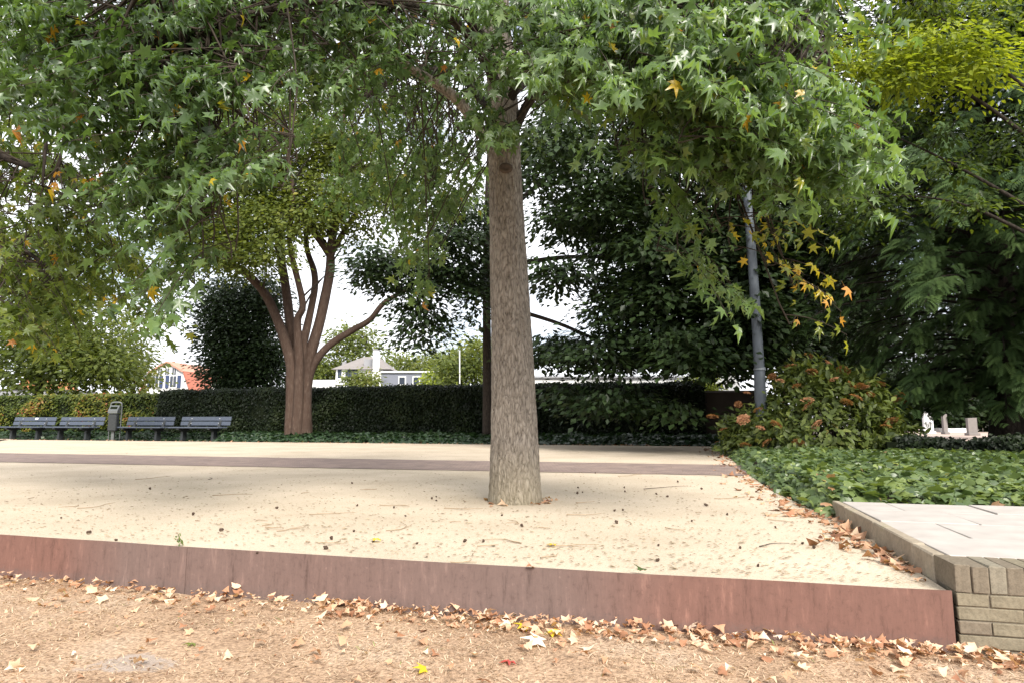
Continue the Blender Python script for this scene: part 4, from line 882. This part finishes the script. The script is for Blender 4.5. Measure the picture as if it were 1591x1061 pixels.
box_obj('stand', (0, .05, .16), (.14, .14, .34), 'galv', bn_, bevel=.01)

# ================================================================== HOUSES
def house_frame(name, x, Y, label, rz=0):
    b = at_y(x, 640, Y); b.z = -.03; return empty(name, b, label, 'house' if 'house' in name else 'building', rz=rz)
def prism(name, prof, y0, y1, mat, parent):
    """profile in x,z extruded along y"""
    bm = bmesh.new(); f = bm.faces.new([bm.verts.new((p[0], y0, p[1])) for p in prof]); e = bmesh.ops.extrude_face_region(bm, geom=[f])
    bmesh.ops.translate(bm, vec=(0, y1 - y0, 0), verts=[g for g in e['geom'] if isinstance(g, bmesh.types.BMVert)]); bmesh.ops.recalc_face_normals(bm, faces=bm.faces); return bm_obj(name, bm, mat, parent)
def window(parent, x, z, w, h, y, shutters=False, nx=2):
    f = box_obj('window', (x, y - .03, z), (w + .12, .06, h + .12), 'white', parent)
    for k in range(nx): box_obj('pane', ((k - (nx - 1) / 2) * w / nx, -.032, 0), (w / nx - .05, .012, h - .04), 'glass', f)
    if shutters:
        for s in (-1, 1): box_obj('shutter', (s * (w / 2 + .28), -.02, 0), (.36, .05, h + .1), 'shutter', f)
Yh = 62; s = Yh / F; zof = lambda y, Y: at_y(800, y, Y).z
# white gambrel house with red roof
h1 = house_frame('gabled_house', 256, Yh, 'white gabled house with red mansard roof beyond the hedge', -.15)
zr, zk, ze = zof(563, Yh), zof(578, Yh), zof(612, Yh)
prof = [(-2.6, 0), (2.6, 0), (2.6, ze), (1.75, zk), (0, zr), (-1.75, zk), (-2.6, ze)]
prism('wall', prof, 0, 9, 'white', h1)
rf = prism('upper_roof', [(1.72, zk + .02), (1.9, zk + .1), (0, zr + .16), (-1.9, zk + .1), (-1.72, zk + .02), (0, zr + .02)], -.25, 9.2, 'pink_roof', h1)
for sg in (-1, 1): prism('lower_roof', [(sg * 1.77, zk + .02), (sg * 1.92, zk + .06), (sg * 2.95, ze - .1), (sg * 2.75, ze - .14)], -.2, 9.15, 'red_roof', h1)
for x in (-.75, .0, .75): window(h1, x, zk + .1, .45, .7, 0)
for x in (-1.2, .7): window(h1, x, zof(592, Yh), .7, 1.1, 0, True)
dm = prism('dormer', [(2.0, zk - 1.6), (2.75, zk - 1.6), (2.75, zk - .9), (2.0, zk - .9)], 3.2, 4.6, 'white', h1)
# white villa with grey hipped roof
Yv = 62; h2 = house_frame('hipped_house', 545, Yv, 'white house with grey hipped roof and white chimney', 0)
X = lambda x: (x - 545) * Yv / F
zt, ze2 = zof(549, Yv), zof(573, Yv)
box_obj('wall', ((X(520) + X(592)) / 2, 3, ze2 / 2), (X(592) - X(520), 6, ze2), 'white', h2)
bm = bmesh.new(); x0, x1 = X(514), X(606); vs4 = [bm.verts.new(p) for p in ((x0, -.4, ze2), (x1, -.4, ze2), (x1, 6.4, ze2), (x0, 6.4, ze2), (X(552), 2.9, zt), (X(576), 2.9, zt))]
for f in ((0, 1, 5, 4), (1, 2, 5), (2, 3, 4, 5), (3, 0, 4), (3, 2, 1, 0)): bm.faces.new([vs4[i] for i in f])
roof = bm_obj('roof', bm, 'grey_roof', h2)
ch = box_obj('chimney', (X(584), -.45, zof(568, Yv)), (.55, .5, 2.9), 'white', roof); box_obj('chimney_cap', (0, 0, 1.5), (.62, .58, .12), 'lead', ch)
box_obj('chimney', (X(520), 3, zof(568, Yv)), (.35, .4, 1.4), 'lead', roof)
box_obj('dormer', (X(569), .75, zof(563, Yv)), (.9, .8, .8), 'lead', roof)
for x in (526, 538, 545, 552): window(h2, X(x), zof(580, Yv), .45, .9, 0, nx=1)
box_obj('lower_extension', (X(518), -1.4, zof(592, Yv) / 2), (3.4, 2.6, zof(592, Yv)), 'white', h2)
# grey flat-roofed building
Yg = 52; h3 = house_frame('flat_building', 655, Yg, 'long grey flat roofed building above the hedge', 0); X3 = lambda x: (x - 655) * Yg / F; zg = zof(578, Yg)
box_obj('wall', ((X3(591) + X3(717)) / 2, 3, zg / 2), (X3(717) - X3(591), 6, zg), 'grey_wall', h3); box_obj('roof_edge', ((X3(591) + X3(717)) / 2, 3, zg + .06), (X3(717) - X3(591) + .3, 6.3, .14), 'white', h3)
for x in (624, 646): window(h3, X3(x), zg - .65, .5, .6, 0, nx=1)
# white low building at the right, orange roof at the left
Yw = 40; h4 = house_frame('white_building', 1000, Yw, 'white low building glimpsed under the dark tree branches', 0); X4 = lambda x: (x - 1000) * Yw / F; zw = zof(586, Yw)
box_obj('wall', ((X4(815) + X4(1095)) / 2, 2, zw / 2), (X4(1095) - X4(815), 4, zw), 'white', h4); box_obj('roof_edge', ((X4(815) + X4(1095)) / 2, 2, zw + .05), (X4(1095) - X4(815) + .3, 4.3, .12), 'lead', h4)
h4b = house_frame('white_house', 1128, 36, 'bright white house wall above the hedge left of lamp post', 0); zz = zof(579, 36); box_obj('wall', (0, 2, zz / 2), (46 * 36 / F, 4, zz), 'white', h4b); box_obj('roof_edge', (0, 2, zz + .05), (48 * 36 / F, 4.3, .12), 'white', h4b); window(h4b, -.5, zz - .7, .8, .35, 0)
Yo = 60; h5 = house_frame('orange_house', 35, Yo, 'small orange roofed house at the far left above hedge', 0); zo = zof(603, Yo)
box_obj('wall', (0, 3, zo / 2), (6.5, 5, zo), 'lead', h5); prism('roof', [(-1.4, zo), (1.4, zo), (0.5, zof(586, Yo)), (-.2, zof(586, Yo))], .3, 5.7, 'orange_roof', h5)
h6 = house_frame('red_roof_house', 1325, 50, 'faint red roof glimpsed behind the flowering shrub', 0); z6 = zof(600, 50)
box_obj('wall', (0, 3, z6 / 2), (5, 5, z6), 'white', h6); prism('roof', [(-2.8, z6), (2.8, z6), (1.8, zof(578, 50)), (-1.8, zof(578, 50))], .3, 5.7, 'pink_roof', h6)
fp = at_y(714, 640, 41); fp.z = -.03; pp = empty('pale_post', fp, 'slim pale post standing beyond the hedge by grey building', 'post'); tube_obj('shaft', [fp, fp + Vector((0, 0, 2.4)), at_y(714, 545, 41)], .045, .035, 'white', pp, 8, 10); box_obj('post_cap', at_y(714, 544, 41) - fp, (.1, .1, .05), 'lead', pp)

# ================================================================== LAWN GRASS AND LITTER
def lawn_z(x, y): return LAWN + .012 * noise.noise((x * 1.7, y * 1.7, 0)) + .006 * noise.noise((x * 9, y * 9, 3)) + .008
def bare(x, y):
    c = at_z(250, 1005, LAWN); return ((x - c.x) / .34) ** 2 + ((y - c.y) / .14) ** 2 + .5 * noise.noise((x * 8, y * 8, 1))
# blades
n = 165000; s = rng.uniform(-7, 3.2, n); w = -rng.random(n) ** 1.1 * 2.3 - .01
Pn = np.array(P0)[None] + s[:, None] * np.array(u) + (w + np.array([bow(x) for x in s]))[:, None] * np.array(vv)
keep = np.array([(bare(x, y) > 1.0 or random.random() < .12) and (noise.noise((x * 2.5, y * 2.5, 8)) > -.45 or random.random() < .4) for x, y in Pn[:, :2]]); Pn = Pn[keep]; n = len(Pn)
z0 = np.array([lawn_z(x, y) for x, y in Pn[:, :2]]); a = rng.uniform(0, 2 * np.pi, n); ln = rng.uniform(.010, .040, n); rise = rng.uniform(.05, .55, n)
dirv = np.stack([np.cos(a), np.sin(a), rise], 1); sd_ = np.stack([-np.sin(a), np.cos(a), np.zeros(n)], 1) * rng.uniform(.0008, .0021, n)[:, None]
b_ = Pn.copy(); b_[:, 2] = z0 - .003; mid = b_ + dirv * ln[:, None] * .55; tipv = b_ + dirv * ln[:, None]; tipv[:, 2] -= ln * .25 * rise
V = np.stack([b_ - sd_, b_ + sd_, mid + sd_, mid - sd_, tipv], 1).reshape(-1, 3); k = np.arange(n)[:, None, None] * 5
T = (np.array([(0, 1, 2), (0, 2, 3), (3, 2, 4)])[None] + k).reshape(-1, 3)
patch = np.array([noise.noise((x * 1.3, y * 1.3, 2)) for x, y in Pn[:, :2]])
A = np.clip(.48 + .3 * patch + rng.normal(size=n) * .3, 0, .96); A[rng.random(n) < .012] = 1
tag(link('dry_grass', np_mesh('dry_grass', V, T, np.repeat(A, 5)), 'straw'), 'short dry straw coloured grass in front of the steel edging', 'grass', kind='stuff')
# fallen leaves
def ground_leaf_set(P, zfun, size, A, tilt):
    n = len(P); a = rng.uniform(0, 2 * np.pi, n); tip = np.stack([np.cos(a), np.sin(a), rng.normal(size=n) * tilt * .7], 1); nr = np.array([0, 0, 1.0]) + rng.normal(size=(n, 3)) * tilt
    Q = P.copy(); Q[:, 2] = np.array([zfun(x, y) for x, y in P[:, :2]]) + .008 + rng.random(n) * .02 * (tilt > .3)
    return Q, frames(tip, nr), size * (.3 + 1.05 * rng.random(n) ** 1.5), A
n = 2600; s = np.concatenate([rng.uniform(-6, 2.6, 1700), rng.uniform(-2.4, 2.2, 900)]); w = -np.abs(rng.normal(size=n)) * .085 - .02
w[:800] = -rng.random(800) ** 1.4 * 1.4 - .04; w = np.where((s > 0), w - .01, w)
Pn = np.array(P0)[None] + s[:, None] * np.array(u) + (w + np.array([bow(x) if x < 0 else 0 for x in s]))[:, None] * np.array(vv)
Q, R_, S_, A = ground_leaf_set(Pn, lawn_z, .044, np.clip(rng.normal(.58, .24, n), 0, .93), .34)
Q[:, 2] += np.where(w > -.10, rng.random(n) * .018, 0)
x, y, d = project(Q); vis = (x > 0) & (x < W) & (y > 0) & (y < H); key = np.where(vis, S_ / d, -1); order = np.argsort(-key); sel = order[:262]
classes = [('dark brown curled leaf in the drift along the steel edging', 0), ('tan dry leaf in the drift along the steel edging', 1), ('pale bleached dry leaf in the drift along the steel edging', 2)]
qa = np.quantile(A[sel], (1 / 3, 2 / 3))
var = {}
for kx in range(3):
    for tt in ('dry', 'dry2', 'dry3', 'dry4', 'star'):
        for val in range(3): tv, tf = TEMPLATES[tt]; var[(kx, tt, val)] = np_mesh('fallen_leaf', tv, tf, np.full(len(tv), np.quantile(A[sel], (kx + (val + .5) / 3) / 3)))
for i in sel:
    kx = int(A[i] > qa[0]) + int(A[i] > qa[1]); o = link('fallen_leaf', var[(kx, random.choice(['dry', 'dry2', 'dry3', 'dry4', 'dry', 'dry3', 'dry2', 'dry4', 'star']), random.randrange(3))], 'litter')
    o.location = Q[i]; o.rotation_euler = Matrix([list(r) for r in R_[i]]).to_euler(); o.scale = (S_[i],) * 3
    tag(o, classes[kx][0], 'leaf', ['dark brown leaves along the edging', 'tan leaves along the edging', 'bleached leaves along the edging'][kx])
rest = np.setdiff1d(np.arange(n), sel); tv, tf = TEMPLATES['dry']
V = np.einsum('nij,kj->nki', R_[rest], tv) * S_[rest][:, None, None] + Q[rest][:, None, :]; T = (tf[None] + (np.arange(len(rest)) * len(tv))[:, None, None]).reshape(-1, 3)
tag(link('leaf_litter', np_mesh('leaf_litter', V.reshape(-1, 3), T, np.repeat(A[rest], len(tv))), 'litter'), 'scattered dry leaf litter on the lawn and along edging', 'leaf litter', kind='stuff')
def one_leaf(x, y, z, size, mat, label, tt='star', val=.5, tilt=(.2, .1), rz=0, lift=.014):
    p = at_z(x, y, z); tv, tf = TEMPLATES[tt]; o = link('fallen_leaf', np_mesh('fallen_leaf', tv, tf, np.full(len(tv), val)), mat); o.location = p + Vector((0, 0, lift)); o.rotation_euler = (tilt[0], tilt[1], rz); o.scale = (size,) * 3; return tag(o, label, 'leaf')
one_leaf(806, 962, LAWN, .075, 'litter_red', 'bright red leaf standing against the steel edging', tilt=(1.0, .3), rz=.4, lift=.01)
one_leaf(800, 1034, LAWN, .06, 'litter_red', 'pinkish red leaf lying on the dry grass', rz=2, val=1)
one_leaf(836, 1010, LAWN, .10, 'litter', 'large pale bleached star leaf below the red leaf', val=1, tilt=(.35, .15), rz=.3)
one_leaf(822, 982, LAWN, .07, 'litter_yellow', 'yellow leaf just below the bright red leaf', rz=1.4, tilt=(.4, 0))
one_leaf(660, 1052, LAWN, .055, 'litter_yellow', 'yellow leaf at the bottom edge of the lawn', rz=.8, tilt=(.5, .2), val=0)
one_leaf(852, 990, LAWN, .07, 'litter_yellow', 'yellow leaf right of the large pale star leaf', rz=-1.2, val=1)
one_leaf(222, 912, LAWN, .06, 'ivy', 'fresh green leaf in the drift at left', rz=1, val=.8, tilt=(.5, .3))
one_leaf(305, 1006, LAWN, .05, 'ivy', 'small green leaf on the bare grey patch', rz=2, val=.9)
one_leaf(586, 843, 0, .06, 'litter_yellow', 'yellow leaf on the sand left of the trunk', rz=.4, tilt=(.1, .1))
one_leaf(865, 850, 0, .055, 'litter_yellow', 'yellow leaf on the sand right below the trunk', rz=1.4, tilt=(.1, .1))
one_leaf(1005, 893, 0, .06, 'ivy', 'dark green curled leaf at the edge of the sand', 'dry', .2, rz=1.2, lift=.022)
one_leaf(828, 888, 0, .045, 'litter', 'small orange brown leaf on the top of steel edging', 'dry', .2, rz=.6, lift=.02)
# drifts on the sand: along the kerb and the ivy edge, and singles
drift = []
for k in range(150): f = random.random(); p = uv(0, .15 + f * 1.9, 0) + u * (-.02 - abs(random.gauss(0, .07)) * (1.6 if .7 < f or .3 < f < .6 else .5)); drift.append(p)
for k in range(220): a_, b2 = random.choice(list(zip(bed_edge[:4], bed_edge[1:5]))); p = a_.lerp(b2, random.random()); drift.append(p + Vector((-abs(random.gauss(0, .16)) - .03, -abs(random.gauss(0, .08)), 0)))
for k in range(420): p = on_back(random.uniform(320, 1125), -abs(random.gauss(0, .14)) + .1); drift.append(p)
for k in range(26): a_ = random.uniform(0, 6.28); drift.append(BASE + Vector((math.cos(a_), math.sin(a_), 0)) * (.215 + abs(random.gauss(0, .05))))
for k in range(90): p = on_back(random.uniform(-20, 380), abs(random.gauss(0.1, .3))); drift.append(p)
Pd = np.array([tuple(p) for p in drift]); Q, R_, S_, A = ground_leaf_set(Pd, lambda x, y: .004, .075, np.clip(rng.normal(.38, .22, len(Pd)), 0, 1), .3)
V = np.einsum('nij,kj->nki', R_, tv) * S_[:, None, None] + Q[:, None, :]; T = (tf[None] + (np.arange(len(Pd)) * len(tv))[:, None, None]).reshape(-1, 3)
tag(link('leaf_drift', np_mesh('leaf_drift', V.reshape(-1, 3), T, np.repeat(A, len(tv))), 'litter'), 'orange brown leaf drifts along the edges of the sand court', 'leaf litter', kind='stuff')

# twigs, seed balls and scraps on the sand
def court_points(n, y0=745, y1=915):
    out = []
    while len(out) < n:
        x, y = random.uniform(0, 1480), random.uniform(y0, y1)
        if y < 826 + .0601 * x and not (740 < x < 860 and y < 790) and x < 1168 + (y - 740) * 1.6: out.append(at_z(x, y))
    return out
tw_px = [(600, 825, .34, .5), (810, 845, .30, 2.2), (800, 815, .2, .4), (850, 848, .26, .1), (1000, 760, .5, .3), (1110, 775, .45, -.5), (880, 800, .25, -.1), (690, 790, .3, .1), (590, 785, .3, .15), (980, 815, .16, 1.5), (480, 800, .3, .2), (700, 875, .12, .5), (840, 868, .15, .9), (430, 826, .22, .1), (1290, 800, .2, .2), (120, 790, .3, .1), (330, 770, .35, .05), (1180, 850, .2, .2), (210, 745, .4, .1), (960, 740, .5, 0)]
tw_px += [(p[0], p[1], random.uniform(.05, .2), random.uniform(-1.6, 1.6)) for p in [(random.uniform(20, 1300), random.uniform(740, 860)) for _ in range(26)] if p[1] < 815 + .06 * p[0] and p[0] < 1150 + (p[1] - 740) * 1.5 and not (740 < p[0] < 860 and p[1] < 790)]
for i, (x, y, ln, a) in enumerate(tw_px):
    p = at_z(x, y); pts = [Vector((0, 0, .006))]; ang = a
    for k in range(5): ang += random.gauss(0, .5); pts.append(pts[-1] + Vector((math.cos(ang), math.sin(ang), 0)) * ln / 5 + Vector((0, 0, random.uniform(-.001, .003))))
    V, T = tube_np(resample(pts, 9), [.0030 - .0002 * k for k in range(9)], 5)
    if random.random() < .4:
        q0 = pts[2]; ang2 = ang + random.choice([-.8, .8]); v2, t2_ = tube_np(resample([q0, q0 + Vector((math.cos(ang2), math.sin(ang2), .05)) * ln * .2, q0 + Vector((math.cos(ang2 + .2), math.sin(ang2 + .2), .02)) * ln * .38], 5), [.0022, .002, .0018, .0015, .001], 5); b0_ = len(V); V += v2; T += [tuple(j + b0_ for j in q4) for q4 in t2_]
    o = link('fallen_twig', np_mesh('fallen_twig', np.array([tuple(v_) for v_ in V]), np.array(T), smooth=True), 'twig_pale' if random.random() < .9 else 'twig', None, p)
    tag(o, 'thin dry fallen twig lying on the pale sand', 'twig', 'twigs on the sand')
bm = bmesh.new(); bmesh.ops.create_icosphere(bm, subdivisions=2, radius=1)
for i, v_ in enumerate(bm.verts): v_.co *= (1.25 if i % 3 == 0 else .82)
gbm = bpy.data.meshes.new('seed_ball'); bm.to_mesh(gbm); bm.free()
balls = [(811, 818), (955, 794), (968, 793), (780, 801), (722, 842), (751, 842), (648, 845), (550, 826), (1023, 848), (671, 775), (678, 772), (678, 778), (612, 789), (630, 802), (958, 813), (1150, 852), (1022, 872), (1178, 880), (344, 825), (138, 829), (515, 838), (506, 853), (555, 786), (1247, 845), (1265, 852), (897, 767), (905, 765), (898, 758), (1053, 749), (925, 735), (1098, 786), (1096, 785), (1020, 768), (1037, 772), (970, 758), (971, 764), (547, 751), (580, 842), (400, 860), (233, 760), (95, 805), (1075, 810), (1130, 800), (1205, 820), (430, 790), (300, 800), (180, 840), (1090, 760)]
for x, y in balls:
    o = link('seed_ball', gbm, 'gumball'); r = random.uniform(.006, .011); p = at_z(x, y); o.location = (p.x, p.y, r * .9); o.scale = (r,) * 3; o.rotation_euler = (random.random() * 6, random.random() * 6, 0)
    tag(o, 'small dark spiky seed ball lying on the pale sand', 'seed ball', 'seed balls on the sand')
# fine bark and leaf scraps
pts = court_points(5600, 695, 915); n = len(pts); Pn = np.array([tuple(p) for p in pts]); a = rng.normal(0, .6, n) ; tv, tf = TEMPLATES['quad']
R_ = frames(np.stack([np.cos(a), np.sin(a), np.zeros(n)], 1), np.array([0, 0, 1.0]) + rng.normal(size=(n, 3)) * .2); S_ = rng.uniform(.005, .026, n) * np.where(rng.random(n) < .08, 1.5, 1); Pn[:, 2] = .006
V = np.einsum('nij,kj->nki', R_, tv * np.array([.7, 1, 1])) * S_[:, None, None] + Pn[:, None, :]; T = (tf[None] + (np.arange(n) * len(tv))[:, None, None]).reshape(-1, 3)
tag(link('sand_litter', np_mesh('sand_litter', V.reshape(-1, 3), T, np.repeat(np.clip(rng.normal(.4, .28, n), 0, 1), len(tv))), 'sand_litter'), 'fine leaf and bark scraps strewn over the sand', 'leaf litter', kind='stuff')
# weed at the edging
wp = at_z(276, 849); wd_ = empty('small_weed', wp, 'tiny green weed growing at the top of steel edging', 'weed'); L = Leaves(); n = 16
L.add(np.array(wp) + rng.normal(size=(n, 3)) * np.array([.014, .008, .012]) + np.array([0, .01, .028]), rnv(n) + np.array([0, 0, .5]), rnv(n) + np.array([0, -.5, .5]), rng.uniform(.018, .035, n), rng.uniform(.4, .8, n)); L.build(wd_, 'oval', 'ivy', 'leaf', 'foliage')
bpy.context.view_layer.update()
